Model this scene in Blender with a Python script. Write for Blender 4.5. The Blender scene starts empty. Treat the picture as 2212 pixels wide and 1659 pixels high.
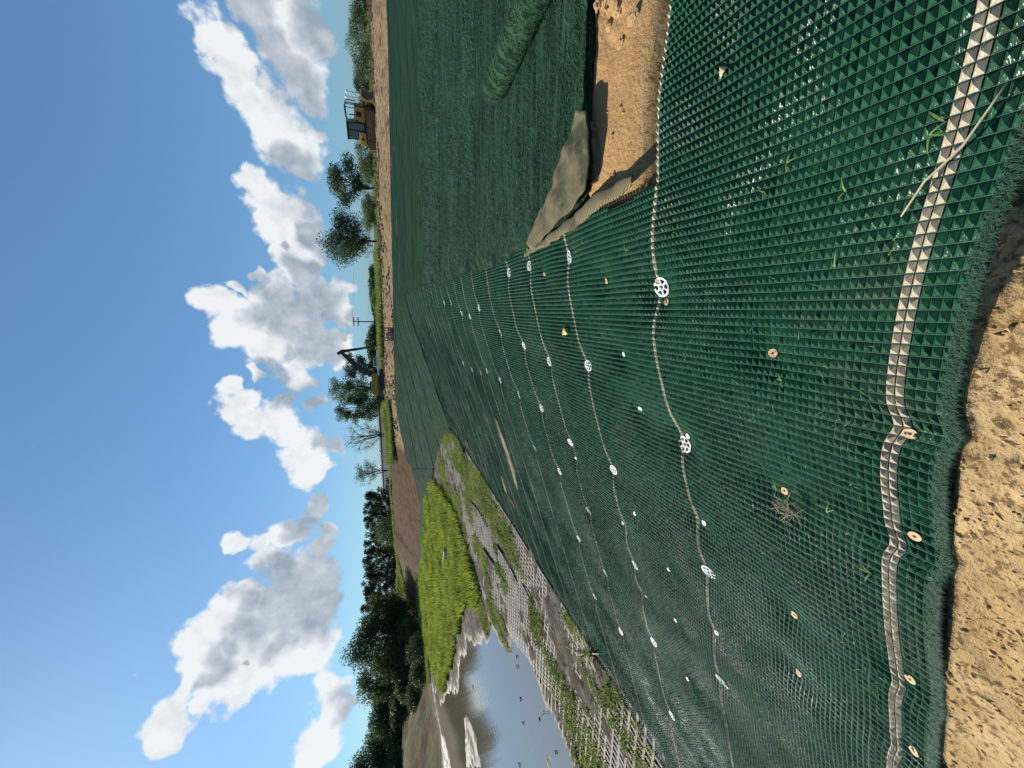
import bpy, math, random
import numpy as np
from mathutils import Vector, Matrix, Euler

random.seed(7)
rng = np.random.default_rng(7)
SC = bpy.context.scene
COL = SC.collection
rad = math.radians

# ---------------------------------------------------------------- camera
# The photograph was taken upright with a wide phone lens and is stored on its side:
# its left edge is the sky, so the camera's right-hand axis points to the ground.
FPX, V0, ROLL, EYE = 820.0, 822.0, 2.5, 1.55
_p = math.atan((1106 - V0) / FPX); _r = rad(ROLL)
_up0 = np.array([0, math.sin(_p), math.cos(_p)]); _rt0 = np.array([1.0, 0, 0])
FW = np.array([0, math.cos(_p), -math.sin(_p)])
RT = _rt0 * math.cos(_r) - _up0 * math.sin(_r)
UP = _up0 * math.cos(_r) + _rt0 * math.sin(_r)
EYEP = np.array([0, 0, EYE])
cam = bpy.data.cameras.new('camera')
cam.sensor_fit = 'HORIZONTAL'; cam.sensor_width = 36.0
cam.lens = 36.0 * FPX / 2212.0
cam.clip_start = 0.05; cam.clip_end = 20000
cam_o = bpy.data.objects.new('camera', cam); COL.objects.link(cam_o)
M = Matrix.Identity(4)
for i in range(3):
    M[i][0] = -UP[i]; M[i][1] = RT[i]; M[i][2] = -FW[i]; M[i][3] = EYEP[i]
cam_o.matrix_world = M
SC.camera = cam_o

# ---------------------------------------------------------------- light, sky, exposure
SUN_AZ, SUN_EL = -47.0, 33.0          # degrees, azimuth clockwise from +Y
sun_dir = Vector((math.sin(rad(SUN_AZ)) * math.cos(rad(SUN_EL)), math.cos(rad(SUN_AZ)) * math.cos(rad(SUN_EL)), math.sin(rad(SUN_EL))))
sl = bpy.data.lights.new('sun', 'SUN'); sl.energy = 5.0; sl.angle = rad(0.6); sl.color = (1.0, 0.93, 0.82)
so = bpy.data.objects.new('sun', sl); COL.objects.link(so)
so.rotation_euler = sun_dir.to_track_quat('Z', 'Y').to_euler()
so.location = (-30, 30, 40)
SC.view_settings.view_transform = 'Standard'; SC.view_settings.look = 'None'
SC.view_settings.gamma = 1.0; SC.view_settings.exposure = 0.8
SC.view_settings.use_curve_mapping = False
SKY_STRENGTH = 0.070

def pix_dir(x, y):
    d = FW + RT * ((1659 - y) - 829.5) / FPX - UP * (x - 1106) / FPX
    return d / np.linalg.norm(d)
def azel(x, y):
    d = pix_dir(x, y)
    return math.atan2(d[0], d[1]), math.asin(d[2])

w = bpy.data.worlds.new('World'); SC.world = w; w.use_nodes = True
try:
    w.cycles.sampling_method = 'MANUAL'; w.cycles.sample_map_resolution = 512
except Exception: pass
nt = w.node_tree; nt.nodes.clear()
def nn(t, typ, **k):
    n = t.nodes.new(typ)
    for a, b in k.items():
        if a.startswith('_'):
            n.inputs[int(a[1:])].default_value = b
        else:
            setattr(n, a, b)
    return n
def math_n(t, op, a, b=None, c=None, clamp=False):
    n = t.nodes.new('ShaderNodeMath'); n.operation = op; n.use_clamp = clamp
    for i, v in enumerate((a, b, c)):
        if v is None: continue
        if isinstance(v, (int, float)): n.inputs[i].default_value = v
        else: t.links.new(v, n.inputs[i])
    return n.outputs[0]
def smooth_n(t, v, lo, hi):
    n = t.nodes.new('ShaderNodeMapRange'); n.interpolation_type = 'SMOOTHSTEP'
    t.links.new(v, n.inputs[0]); n.inputs[1].default_value = lo; n.inputs[2].default_value = hi
    return n.outputs[0]
def mixc(t, f, a, b):
    n = t.nodes.new('ShaderNodeMix'); n.data_type = 'RGBA'
    for s, v in ((0, f), (6, a), (7, b)):
        if isinstance(v, (int, float)): n.inputs[s].default_value = v
        elif isinstance(v, tuple): n.inputs[s].default_value = (*v, 1) if len(v) == 3 else v
        else: t.links.new(v, n.inputs[s])
    return n.outputs[2]

sky = nn(nt, 'ShaderNodeTexSky', sky_type='NISHITA', sun_disc=False)
sky.sun_elevation = rad(SUN_EL); sky.sun_rotation = rad(SUN_AZ % 360)
sky.altitude = 50; sky.air_density = 1.0; sky.dust_density = 0.6; sky.ozone_density = 2.0
tc = nn(nt, 'ShaderNodeTexCoord')
sep = nn(nt, 'ShaderNodeSeparateXYZ'); nt.links.new(tc.outputs['Generated'], sep.inputs[0])
az = math_n(nt, 'ARCTAN2', sep.outputs[0], sep.outputs[1])
el = math_n(nt, 'ARCSINE', sep.outputs[2])
warp = nn(nt, 'ShaderNodeTexNoise', _2=13.0, _3=3.0); nt.links.new(tc.outputs['Generated'], warp.inputs[0])
wsep = nn(nt, 'ShaderNodeSeparateColor'); nt.links.new(warp.outputs[1], wsep.inputs[0])
azw = math_n(nt, 'MULTIPLY_ADD', math_n(nt, 'SUBTRACT', wsep.outputs[0], 0.5), 0.10, az)
elw = math_n(nt, 'MULTIPLY_ADD', math_n(nt, 'SUBTRACT', wsep.outputs[1], 0.5), 0.10, el)
comb = nn(nt, 'ShaderNodeCombineXYZ'); nt.links.new(azw, comb.inputs[0]); nt.links.new(elw, comb.inputs[1])
# cumulus masses: (x, y, radius along, radius across, tilt of the long axis in the picture)
_a = lambda x, y: (274.3 + x * 0.3307, y * 0.3307)            # three enlarged views of the sky
_b = lambda x, y: (274.3 + x * 0.3307, 493.7 + y * 0.3307)
_c = lambda x, y: (274.3 + x * 0.3717, 1042.3 + y * 0.3717)
CL = []
def cl(f, sc, x, y, r, r2=None, ang=0): 
    px, py = f(x, y); CL.append((px, py, r * sc, (r2 or r) * sc, ang))
A_ = 0.3307; C_ = 0.3717
for q in [(470, 250, 105), (590, 215, 110), (640, 400, 120), (740, 480, 140), (850, 640, 165), (950, 810, 165), (1050, 930, 155), (1140, 1040, 130), (1195, 1140, 75),
          (770, 30, 95), (900, 150, 140), (1010, 330, 165), (1120, 500, 150), (1190, 640, 95), (1130, 110, 170), (1230, 300, 80, 40), (1230, 900, 60),
          (850, 1215, 95), (930, 1330, 120), (1030, 1450, 165), (1140, 1560, 160)]:
    cl(_a, A_, *q)
for q in [(1180, 160, 130), (1010, 190, 75), (1150, 300, 95), (1240, 390, 95), (1330, 460, 95), (1395, 540, 70), (1390, 370, 75),
          (595, 480, 90), (690, 690, 115), (760, 600, 120), (860, 780, 125), (960, 700, 160), (1060, 590, 150), (990, 470, 110), (900, 410, 80), (1100, 760, 140), (1040, 920, 110), (1120, 970, 75), (850, 940, 45), (715, 385, 45), (845, 290, 35),
          (1340, 790, 90), (1300, 700, 55), (1400, 880, 60), (1215, 840, 40),
          (690, 1040, 50), (740, 1150, 90), (860, 1270, 100), (990, 1260, 110), (1040, 1360, 90), (1065, 1130, 60), (1250, 1140, 55), (1195, 990, 30),
          (1100, 1510, 95), (1190, 1440, 105), (1270, 1390, 65), (1190, 1580, 100), (1400, 1420, 60)]:
    cl(_b, A_, *q)
for q in [(1090, 150, 70), (1150, 260, 45), (940, 280, 100), (800, 360, 70), (850, 440, 95), (950, 540, 130), (1080, 570, 130), (1110, 390, 65), (660, 350, 55, 35),
          (700, 710, 100), (560, 800, 95), (450, 930, 110), (470, 1070, 140), (640, 880, 180), (820, 800, 190), (1000, 780, 190), (1120, 720, 100), (600, 1080, 190), (650, 1210, 110), (790, 1020, 180), (960, 950, 170), (1110, 990, 130),
          (1170, 1190, 100), (1200, 1310, 80), (350, 1200, 70), (270, 1320, 105), (190, 1420, 95), (130, 1490, 60), (430, 1310, 40),
          (1180, 1410, 100), (1130, 1530, 120), (1080, 1640, 100)]:
    cl(_c, C_, *q)
comb2 = nn(nt, 'ShaderNodeVectorMath', operation='ADD'); nt.links.new(comb.outputs[0], comb2.inputs[0]); comb2.inputs[1].default_value = (-0.055, 0.060, 0)
def blob_field(src):
    acc = None
    for (x, y, ra, rb, ang) in CL:
        a0, e0 = azel(x, y)
        a1, e1 = azel(x, y + ra); a2, e2 = azel(x + rb, y)
        r_ = 0.5 * (math.hypot(a1 - a0, e1 - e0) + math.hypot(a2 - a0, e2 - e0)) * 1.75 + 1e-3
        dn = nn(nt, 'ShaderNodeVectorMath', operation='DISTANCE'); nt.links.new(src, dn.inputs[0]); dn.inputs[1].default_value = (a0, e0, 0)
        v_ = math_n(nt, 'MULTIPLY_ADD', dn.outputs['Value'], -1.0 / r_, 1.0)
        acc = v_ if acc is None else math_n(nt, 'MAXIMUM', acc, v_)
    return math_n(nt, 'MULTIPLY', math_n(nt, 'MAXIMUM', acc, 0.0), 1.75)
blob = blob_field(comb.outputs[0]); blob_sun = blob_field(comb2.outputs[0])
# fair-weather cumulus of the same kind over the rest of the sky
far = nn(nt, 'ShaderNodeTexNoise', _2=3.2, _3=3.0); nt.links.new(tc.outputs['Generated'], far.inputs[0])
fm = math_n(nt, 'MULTIPLY', math_n(nt, 'SUBTRACT', far.outputs[0], 0.52), 5.0, clamp=True)
side = smooth_n(nt, math_n(nt, 'ABSOLUTE', az), 0.92, 1.25)
elwin = smooth_n(nt, el, 0.02, 0.12)
blob = math_n(nt, 'ADD', blob, math_n(nt, 'MULTIPLY', math_n(nt, 'MULTIPLY', fm, side), elwin))
n1 = nn(nt, 'ShaderNodeTexNoise', _2=11.0, _3=9.0, _4=0.64); nt.links.new(tc.outputs['Generated'], n1.inputs[0])
off = nn(nt, 'ShaderNodeVectorMath', operation='ADD'); off.inputs[1].default_value = sun_dir * 0.022
nt.links.new(tc.outputs['Generated'], off.inputs[0])
n2 = nn(nt, 'ShaderNodeTexNoise', _2=11.0, _3=5.0, _4=0.55); nt.links.new(off.outputs[0], n2.inputs[0])
n3 = nn(nt, 'ShaderNodeTexNoise', _2=11.0, _3=5.0, _4=0.55); nt.links.new(tc.outputs['Generated'], n3.inputs[0])
dens = math_n(nt, 'ADD', math_n(nt, 'SUBTRACT', blob, 0.52), math_n(nt, 'MULTIPLY', math_n(nt, 'SUBTRACT', n1.outputs[0], 0.5), 2.4))
alpha = smooth_n(nt, dens, -0.14, 0.34)
n4 = nn(nt, 'ShaderNodeTexNoise', _2=5.0, _3=3.0, _4=0.5); nt.links.new(tc.outputs['Generated'], n4.inputs[0])
core = smooth_n(nt, math_n(nt, 'ADD', blob_sun, math_n(nt, 'MULTIPLY', math_n(nt, 'SUBTRACT', n4.outputs[0], 0.5), 1.6)), 0.22, 1.20)
lit = math_n(nt, 'MULTIPLY_ADD', math_n(nt, 'SUBTRACT', n3.outputs[0], n2.outputs[0]), 2.4, 0.5)
lit = math_n(nt, 'MULTIPLY', lit, 1.0, clamp=True)
shade = math_n(nt, 'ADD', math_n(nt, 'MULTIPLY', core, 0.80), math_n(nt, 'MULTIPLY', math_n(nt, 'SUBTRACT', 0.5, lit), 0.75), clamp=True)
ccol = mixc(nt, shade, (7.4, 7.6, 7.7), (2.7, 3.25, 3.9))
gam = nn(nt, 'ShaderNodeGamma', _1=0.62); nt.links.new(sky.outputs[0], gam.inputs[0])
skc = nn(nt, 'ShaderNodeMix', data_type='RGBA', blend_type='MULTIPLY'); skc.inputs[0].default_value = 1.0
nt.links.new(gam.outputs[0], skc.inputs[6]); skc.inputs[7].default_value = (0.80, 1.34, 1.86, 1)
full = mixc(nt, math_n(nt, 'MULTIPLY', alpha, 0.95), skc.outputs[2], ccol)
bg = nn(nt, 'ShaderNodeBackground'); nt.links.new(full, bg.inputs[0]); bg.inputs[1].default_value = SKY_STRENGTH
wo = nn(nt, 'ShaderNodeOutputWorld'); nt.links.new(bg.outputs[0], wo.inputs[0])

# ---------------------------------------------------------------- helpers
def tag(o, label=None, cat=None, group=None, kind=None):
    if label: o['label'] = label
    if cat: o['category'] = cat
    if group: o['group'] = group
    if kind: o['kind'] = kind
    return o
def empty(name, loc, rz=0.0):
    o = bpy.data.objects.new(name, None); COL.objects.link(o)
    o.location = tuple(float(v) for v in loc); o.rotation_euler = (0, 0, rz); o.empty_display_size = 0.2
    return o
def link_mesh(name, me, mat, parent):
    if mat is not None: me.materials.append(mat)
    o = bpy.data.objects.new(name, me); COL.objects.link(o)
    if parent is not None: o.parent = parent
    return o
def np_obj(name, V, F, mat, parent=None, world=False, smooth=False, attr=None):
    """one mesh object from numpy arrays; F is (n,3) or (n,4) or a list of such"""
    V = np.asarray(V, dtype=np.float64)
    if world and parent is not None:
        V = V - np.array(parent.location)[None, :]
    Fs = F if isinstance(F, list) else [F]
    me = bpy.data.meshes.new(name)
    me.vertices.add(len(V)); me.vertices.foreach_set('co', V.astype(np.float32).ravel())
    tot = np.concatenate([np.full(len(f), f.shape[1], dtype=np.int32) for f in Fs])
    idx = np.concatenate([np.asarray(f, dtype=np.int32).ravel() for f in Fs])
    me.loops.add(len(idx)); me.loops.foreach_set('vertex_index', idx)
    me.polygons.add(len(tot))
    me.polygons.foreach_set('loop_start', np.concatenate([[0], np.cumsum(tot)[:-1]]).astype(np.int32))
    try: me.polygons.foreach_set('loop_total', tot)
    except Exception: pass
    me.update(calc_edges=True)
    me.polygons.foreach_set('use_smooth', np.full(len(tot), bool(smooth)))
    if attr:
        for an, av in attr.items():
            if av.ndim == 1:
                at = me.attributes.new(an, 'FLOAT', 'POINT'); at.data.foreach_set('value', av.astype(np.float32))
            else:
                at = me.attributes.new(an, 'FLOAT_COLOR', 'POINT'); at.data.foreach_set('color', av.astype(np.float32).ravel())
    return link_mesh(name, me, mat, parent)
def grid_faces(n, m):
    i = np.arange(n - 1)[:, None] * m + np.arange(m - 1)[None, :]
    return np.stack([i, i + m, i + m + 1, i + 1], -1).reshape(-1, 4)

class MB:
    def __init__(s): s.v = []; s.f = []
    def add(s, V, F):
        b = len(s.v); s.v += [tuple(map(float, p)) for p in V]; s.f += [tuple(b + i for i in f) for f in F]; return s
    def box(s, c, d, rot=None):
        V = [Vector((x * d[0] / 2, y * d[1] / 2, z * d[2] / 2)) for x in (-1, 1) for y in (-1, 1) for z in (-1, 1)]
        if rot: 
            R = Euler(rot).to_matrix(); V = [R @ v for v in V]
        V = [v + Vector(c) for v in V]
        return s.add(V, [(0, 1, 3, 2), (4, 6, 7, 5), (0, 4, 5, 1), (2, 3, 7, 6), (0, 2, 6, 4), (1, 5, 7, 3)])
    def prism(s, pts, y0, y1):
        n = len(pts)
        V = [(p[0], y0, p[1]) for p in pts] + [(p[0], y1, p[1]) for p in pts]
        return s.add(V, [tuple(range(n))[::-1], tuple(range(n, 2 * n))] + [(i, (i + 1) % n, n + (i + 1) % n, n + i) for i in range(n)])
    def tube(s, path, r, n=8, cap=True):
        P = [Vector(p) for p in path]; m = len(P)
        R = r if isinstance(r, (list, tuple)) else [r] * m
        V = []; ref = None
        for i, p in enumerate(P):
            t = (P[min(i + 1, m - 1)] - P[max(i - 1, 0)])
            if t.length < 1e-9: t = Vector((0, 0, 1))
            t.normalize()
            if ref is None or abs(ref.dot(t)) > 0.95: ref = Vector((1, 0, 0)) if abs(t.x) < 0.8 else Vector((0, 1, 0))
            u = (ref - t * ref.dot(t)).normalized(); ref = u; vv = t.cross(u)
            for k in range(n):
                a = 2 * math.pi * k / n
                V.append(p + (u * math.cos(a) + vv * math.sin(a)) * R[i])
        F = []
        for i in range(m - 1):
            for k in range(n):
                F.append((i * n + k, i * n + (k + 1) % n, (i + 1) * n + (k + 1) % n, (i + 1) * n + k))
        if cap: F += [tuple(range(n))[::-1], tuple(range((m - 1) * n, m * n))]
        return s.add(V, F)
    def lathe(s, prof, n=24, c=(0, 0, 0), axis='z'):
        V = []
        for (r, z) in prof:
            for k in range(n):
                a = 2 * math.pi * k / n; p = (r * math.cos(a), r * math.sin(a), z)
                if axis == 'y': p = (p[0], p[2], p[1])
                V.append((p[0] + c[0], p[1] + c[1], p[2] + c[2]))
        m = len(prof)
        F = [(i * n + k, i * n + (k + 1) % n, (i + 1) * n + (k + 1) % n, (i + 1) * n + k) for i in range(m - 1) for k in range(n)]
        return s.add(V, F + [tuple(range(n))[::-1], tuple(range((m - 1) * n, m * n))])
    def build(s, name, mat, parent=None, smooth=False, bevel=0.0):
        me = bpy.data.meshes.new(name); me.from_pydata(s.v, [], s.f); me.update()
        o = link_mesh(name, me, mat, parent)
        if smooth:
            for p in me.polygons: p.use_smooth = True
        if bevel:
            b = o.modifiers.new('bevel', 'BEVEL'); b.width = bevel; b.segments = 2; b.limit_method = 'ANGLE'; b.angle_limit = rad(40)
        return o
def copy_tree(o, parent=None):
    c = o.copy(); COL.objects.link(c); c.parent = parent
    for ch in o.children: copy_tree(ch, c)
    return c

# lattice noise
def _h(ix, iy, seed):
    n = (ix.astype(np.int64) * 374761393 + iy.astype(np.int64) * 668265263 + seed * 974711) & 0x7fffffff
    n = ((n ^ (n >> 13)) * 1274126177) & 0x7fffffff
    return ((n ^ (n >> 16)) & 0xffff) / 65535.0
def vnoise(x, y, seed=0):
    x = np.asarray(x, float); y = np.asarray(y, float)
    ix = np.floor(x); iy = np.floor(y); fx = x - ix; fy = y - iy
    fx = fx * fx * (3 - 2 * fx); fy = fy * fy * (3 - 2 * fy)
    a = _h(ix, iy, seed); b = _h(ix + 1, iy, seed); c = _h(ix, iy + 1, seed); d = _h(ix + 1, iy + 1, seed)
    return (a * (1 - fx) + b * fx) * (1 - fy) + (c * (1 - fx) + d * fx) * fy - 0.5
def fbm(x, y, seed=0, o=4):
    t = 0; a = 1.0
    for k in range(o):
        t = t + a * vnoise(np.asarray(x) * 2 ** k, np.asarray(y) * 2 ** k, seed + k * 17); a *= 0.5
    return t
def sstep(x, a, b):
    t = np.clip((x - a) / (b - a), 0, 1); return t * t * (3 - 2 * t)

# ---------------------------------------------------------------- procedural materials
KA = 0.62
def K(c, k=None):
    k = KA if k is None else k
    return tuple(v * k for v in c) if c else c
def new_mat(name):
    m = bpy.data.materials.new(name); m.use_nodes = True; t = m.node_tree
    b = t.nodes['Principled BSDF']; return m, t, b
def pmat(name, c1, c2, scale=4.0, rough=0.8, bump=0.3, bscale=60.0, dist=0.01, detail=6.0, spec=0.4, stretch=None, metal=0.0, c3=None, s3=1.0, t3=(0.5, 0.65), rz=0.0, sheen=0.0, rand=0.0, glint=None):
    m, t, b = new_mat(name)
    if not name.startswith('white'): c1, c2, c3 = K(c1), K(c2), K(c3)
    co = nn(t, 'ShaderNodeTexCoord').outputs['Object']
    if stretch or rz:
        mp = nn(t, 'ShaderNodeMapping'); mp.inputs[3].default_value = stretch or (1, 1, 1); 
        mr = nn(t, 'ShaderNodeMapping'); mr.inputs[2].default_value = (0, 0, rz)
        t.links.new(co, mr.inputs[0]); t.links.new(mr.outputs[0], mp.inputs[0]); co = mp.outputs[0]
    n1 = nn(t, 'ShaderNodeTexNoise', _2=scale, _3=detail, _4=0.6); t.links.new(co, n1.inputs[0])
    f = smooth_n(t, n1.outputs[0], 0.32, 0.68)
    col = mixc(t, f, c1, c2)
    if c3:
        n3 = nn(t, 'ShaderNodeTexNoise', _2=s3, _3=5.0, _4=0.65); t.links.new(co, n3.inputs[0])
        col = mixc(t, smooth_n(t, n3.outputs[0], *t3), col, c3)
    if rand:
        oi = nn(t, 'ShaderNodeObjectInfo')
        hs = nn(t, 'ShaderNodeHueSaturation'); t.links.new(col, hs.inputs['Color'])
        t.links.new(math_n(t, 'MULTIPLY_ADD', oi.outputs['Random'], rand, 1 - rand / 2), hs.inputs['Value']); col = hs.outputs[0]
    t.links.new(col, b.inputs['Base Color'])
    b.inputs['Roughness'].default_value = rough; b.inputs['Specular IOR Level'].default_value = spec; b.inputs['Metallic'].default_value = metal
    if sheen: b.inputs['Sheen Weight'].default_value = sheen
    if bump:
        nb = nn(t, 'ShaderNodeTexNoise', _2=bscale, _3=5.0, _4=0.65); t.links.new(co, nb.inputs[0])
        bp = nn(t, 'ShaderNodeBump'); bp.inputs['Strength'].default_value = bump; bp.inputs['Distance'].default_value = dist
        t.links.new(nb.outputs[0], bp.inputs['Height']); t.links.new(bp.outputs[0], b.inputs['Normal'])
    return m
def leaf_mat(name, c1, c2, trans=0.35):
    m, t, b = new_mat(name); c1, c2 = K(c1, 1.0), K(c2, 1.0)
    oi = nn(t, 'ShaderNodeNewGeometry')
    n1 = nn(t, 'ShaderNodeTexNoise', _2=0.5, _3=3.0); co = nn(t, 'ShaderNodeTexCoord'); t.links.new(co.outputs['Object'], n1.inputs[0])
    f = math_n(t, 'MULTIPLY_ADD', oi.outputs['Random Per Island'], 0.5, math_n(t, 'MULTIPLY', smooth_n(t, n1.outputs[0], 0.35, 0.65), 0.5))
    col = mixc(t, f, c1, c2)
    t.links.new(col, b.inputs['Base Color']); b.inputs['Roughness'].default_value = 0.6; b.inputs['Specular IOR Level'].default_value = 0.3
    tr = nn(t, 'ShaderNodeBsdfTranslucent'); t.links.new(col, tr.inputs[0])
    mx = nn(t, 'ShaderNodeMixShader'); mx.inputs[0].default_value = trans
    t.links.new(b.outputs[0], mx.inputs[1]); t.links.new(tr.outputs[0], mx.inputs[2])
    t.links.new(mx.outputs[0], t.nodes['Material Output'].inputs[0])
    return m
def weave_mat(name, c1, c2, c3, dust, dustamt, sp0=0.03, sp1=0.60):
    """monofilament weave: fine lengthwise threads, glossy in places, dusted with sand in places"""
    m, t, b = new_mat(name); c1, c2, c3, dust = K(c1), K(c2), K(c3), K(dust)
    co = nn(t, 'ShaderNodeTexCoord').outputs['Object']
    mr = nn(t, 'ShaderNodeMapping'); mr.inputs[2].default_value = (0, 0, rad(11.3)); t.links.new(co, mr.inputs[0])
    ms = nn(t, 'ShaderNodeMapping'); ms.inputs[3].default_value = (40, 420, 40); t.links.new(mr.outputs[0], ms.inputs[0])
    n1 = nn(t, 'ShaderNodeTexNoise', _2=1.0, _3=2.0); t.links.new(ms.outputs[0], n1.inputs[0])
    geo = nn(t, 'ShaderNodeNewGeometry')
    col = mixc(t, smooth_n(t, n1.outputs[0], 0.3, 0.7), c1, c2)
    col = mixc(t, math_n(t, 'MULTIPLY', smooth_n(t, geo.outputs['Random Per Island'], 0.55, 1.0), 0.22), col, c3)
    nd = nn(t, 'ShaderNodeTexNoise', _2=1.3, _3=6.0, _4=0.6); t.links.new(co, nd.inputs[0])
    col = mixc(t, math_n(t, 'MULTIPLY', smooth_n(t, nd.outputs[0], 0.52, 0.74), dustamt), col, dust)
    t.links.new(col, b.inputs['Base Color'])
    rn = nn(t, 'ShaderNodeTexNoise', _2=2.6, _3=4.0); t.links.new(co, rn.inputs[0])
    
    mg = nn(t, 'ShaderNodeMapping'); mg.inputs[3].default_value = (90, 330, 90); t.links.new(mr.outputs[0], mg.inputs[0])
    ng = nn(t, 'ShaderNodeTexNoise', _2=1.0, _3=2.0); t.links.new(mg.outputs[0], ng.inputs[0])
    gl = math_n(t, 'MULTIPLY', smooth_n(t, ng.outputs[0], 0.55, 0.66), smooth_n(t, rn.outputs[0], 0.44, 0.60))
    t.links.new(math_n(t, 'MULTIPLY_ADD', gl, -0.30, 0.62), b.inputs['Roughness'])
    t.links.new(math_n(t, 'MULTIPLY_ADD', gl, sp1, sp0), b.inputs['Specular IOR Level'])
    bp = nn(t, 'ShaderNodeBump'); bp.inputs['Strength'].default_value = 0.5; bp.inputs['Distance'].default_value = 0.0009
    t.links.new(n1.outputs[0], bp.inputs['Height']); t.links.new(bp.outputs[0], b.inputs['Normal'])
    return m

MT = {}
MT['weave'] = weave_mat('green_weave', (0.013, 0.062, 0.034), (0.024, 0.108, 0.060), (0.046, 0.150, 0.088), (0.13, 0.12, 0.06), 0.28)
MT['rib'] = weave_mat('sunlit_rib_thread', (0.04, 0.13, 0.08), (0.075, 0.19, 0.125), (0.13, 0.26, 0.18), (0.18, 0.18, 0.11), 0.4, 0.35, 0.65)  # lighter green puts the sun caught on ridge fibres into the colour
MT['cream'] = weave_mat('cream_thread', (0.42, 0.36, 0.25), (0.58, 0.51, 0.38), (0.66, 0.59, 0.47), (0.40, 0.30, 0.18), 0.3)
RZ = rad(11.3)
def fuzzy_mat(name, cd, cm_, cl_, fine, streak, bumpd):
    m, t, b = new_mat(name); cd, cm_, cl_ = K(cd), K(cm_), K(cl_)
    co = nn(t, 'ShaderNodeTexCoord').outputs['Object']
    mr = nn(t, 'ShaderNodeMapping'); mr.inputs[2].default_value = (0, 0, RZ); t.links.new(co, mr.inputs[0])
    def ns(sc, d=5.0, r=0.6):
        mp = nn(t, 'ShaderNodeMapping'); mp.inputs[3].default_value = sc; t.links.new(mr.outputs[0], mp.inputs[0])
        n = nn(t, 'ShaderNodeTexNoise', _2=1.0, _3=d, _4=r); t.links.new(mp.outputs[0], n.inputs[0]); return n.outputs[0]
    f = ns((fine * .5, fine, fine), 6.0, 0.7); st_ = ns(streak, 5.0, 0.65); big = ns((0.35, 0.8, 0.5), 4.0); fl = ns((fine * 1.1, fine * 2.2, fine), 2.0)
    col = mixc(t, smooth_n(t, f, 0.36, 0.64), cd, cm_)
    col = mixc(t, math_n(t, 'MULTIPLY', smooth_n(t, st_, 0.47, 0.58), 0.9), col, K(cd, 0.55))
    col = mixc(t, math_n(t, 'MULTIPLY', smooth_n(t, st_, 0.46, 0.36), 0.5), col, cl_)
    col = mixc(t, math_n(t, 'MULTIPLY', smooth_n(t, fl, 0.60, 0.72), 0.8), col, cl_)
    t.links.new(col, b.inputs['Base Color']); b.inputs['Roughness'].default_value = 0.75; b.inputs['Specular IOR Level'].default_value = 0.02
    h = math_n(t, 'ADD', f, math_n(t, 'MULTIPLY', st_, -1.5))
    bp = nn(t, 'ShaderNodeBump'); bp.inputs['Strength'].default_value = 0.9; bp.inputs['Distance'].default_value = bumpd
    t.links.new(h, bp.inputs['Height']); t.links.new(bp.outputs[0], b.inputs['Normal'])
    return m
MT['fuzzy'] = fuzzy_mat('fuzzy_green_turf', (0.012, 0.040, 0.019), (0.036, 0.098, 0.050), (0.090, 0.165, 0.095), 45, (1.1, 19, 9), 0.02)
MT['fuzzy_far'] = fuzzy_mat('fuzzy_green_turf_far', (0.012, 0.042, 0.024), (0.034, 0.090, 0.052), (0.085, 0.145, 0.095), 14, (0.35, 8, 4), 0.05)
MT['fibre'] = leaf_mat('loose_green_fibre', (0.016, 0.058, 0.033), (0.065, 0.145, 0.088), 0.15)
def backing_mat():
    m, t, b = new_mat('olive_mesh_backing')
    co = nn(t, 'ShaderNodeTexCoord').outputs['Object']
    mr = nn(t, 'ShaderNodeMapping'); mr.inputs[2].default_value = (0, 0, rad(-18)); t.links.new(co, mr.inputs[0])
    w1 = nn(t, 'ShaderNodeTexWave', bands_direction='X', _1=24.0, _2=2.5, _3=2.0); t.links.new(mr.outputs[0], w1.inputs[0])
    w2 = nn(t, 'ShaderNodeTexWave', bands_direction='Y', _1=38.0, _2=2.5, _3=2.0); t.links.new(mr.outputs[0], w2.inputs[0])
    n = nn(t, 'ShaderNodeTexNoise', _2=4.0, _3=7.0, _4=0.65); t.links.new(co, n.inputs[0])
    g = math_n(t, 'MAXIMUM', w1.outputs[1], math_n(t, 'MULTIPLY', w2.outputs[1], 0.8))
    col = mixc(t, smooth_n(t, g, 0.45, 0.95), K((0.11, 0.09, 0.045)), K((0.34, 0.29, 0.17)))
    col = mixc(t, math_n(t, 'MULTIPLY', smooth_n(t, n.outputs[0], 0.50, 0.64), 0.8), col, K((0.05, 0.075, 0.04)))
    t.links.new(col, b.inputs['Base Color']); b.inputs['Roughness'].default_value = 0.85; b.inputs['Specular IOR Level'].default_value = 0.2
    bp = nn(t, 'ShaderNodeBump'); bp.inputs['Strength'].default_value = 0.8; bp.inputs['Distance'].default_value = 0.006
    t.links.new(math_n(t, 'ADD', g, n.outputs[0]), bp.inputs['Height']); t.links.new(bp.outputs[0], b.inputs['Normal'])
    return m
MT['backing'] = backing_mat()
MT['sand'] = pmat('orange_sand', (0.46, 0.28, 0.12), (0.64, 0.43, 0.20), scale=5, rough=0.9, bump=0.7, bscale=70, dist=0.006, spec=0.2)
MT['soil'] = pmat('washed_soil', (0.16, 0.11, 0.065), (0.28, 0.20, 0.125), scale=6, rough=0.9, bump=0.6, bscale=40, dist=0.01, spec=0.2)
MT['plastic'] = pmat('white_plastic', (0.56, 0.59, 0.62), (0.66, 0.68, 0.70), scale=30, rough=0.45, bump=0.1, bscale=300, dist=0.001, spec=0.4, c3=(0.22, 0.18, 0.13), s3=26.0, t3=(0.52, 0.66))
MT['steel'] = pmat('dull_steel', (0.20, 0.21, 0.23), (0.34, 0.35, 0.37), scale=40, rough=0.4, bump=0.1, metal=0.8)
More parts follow.
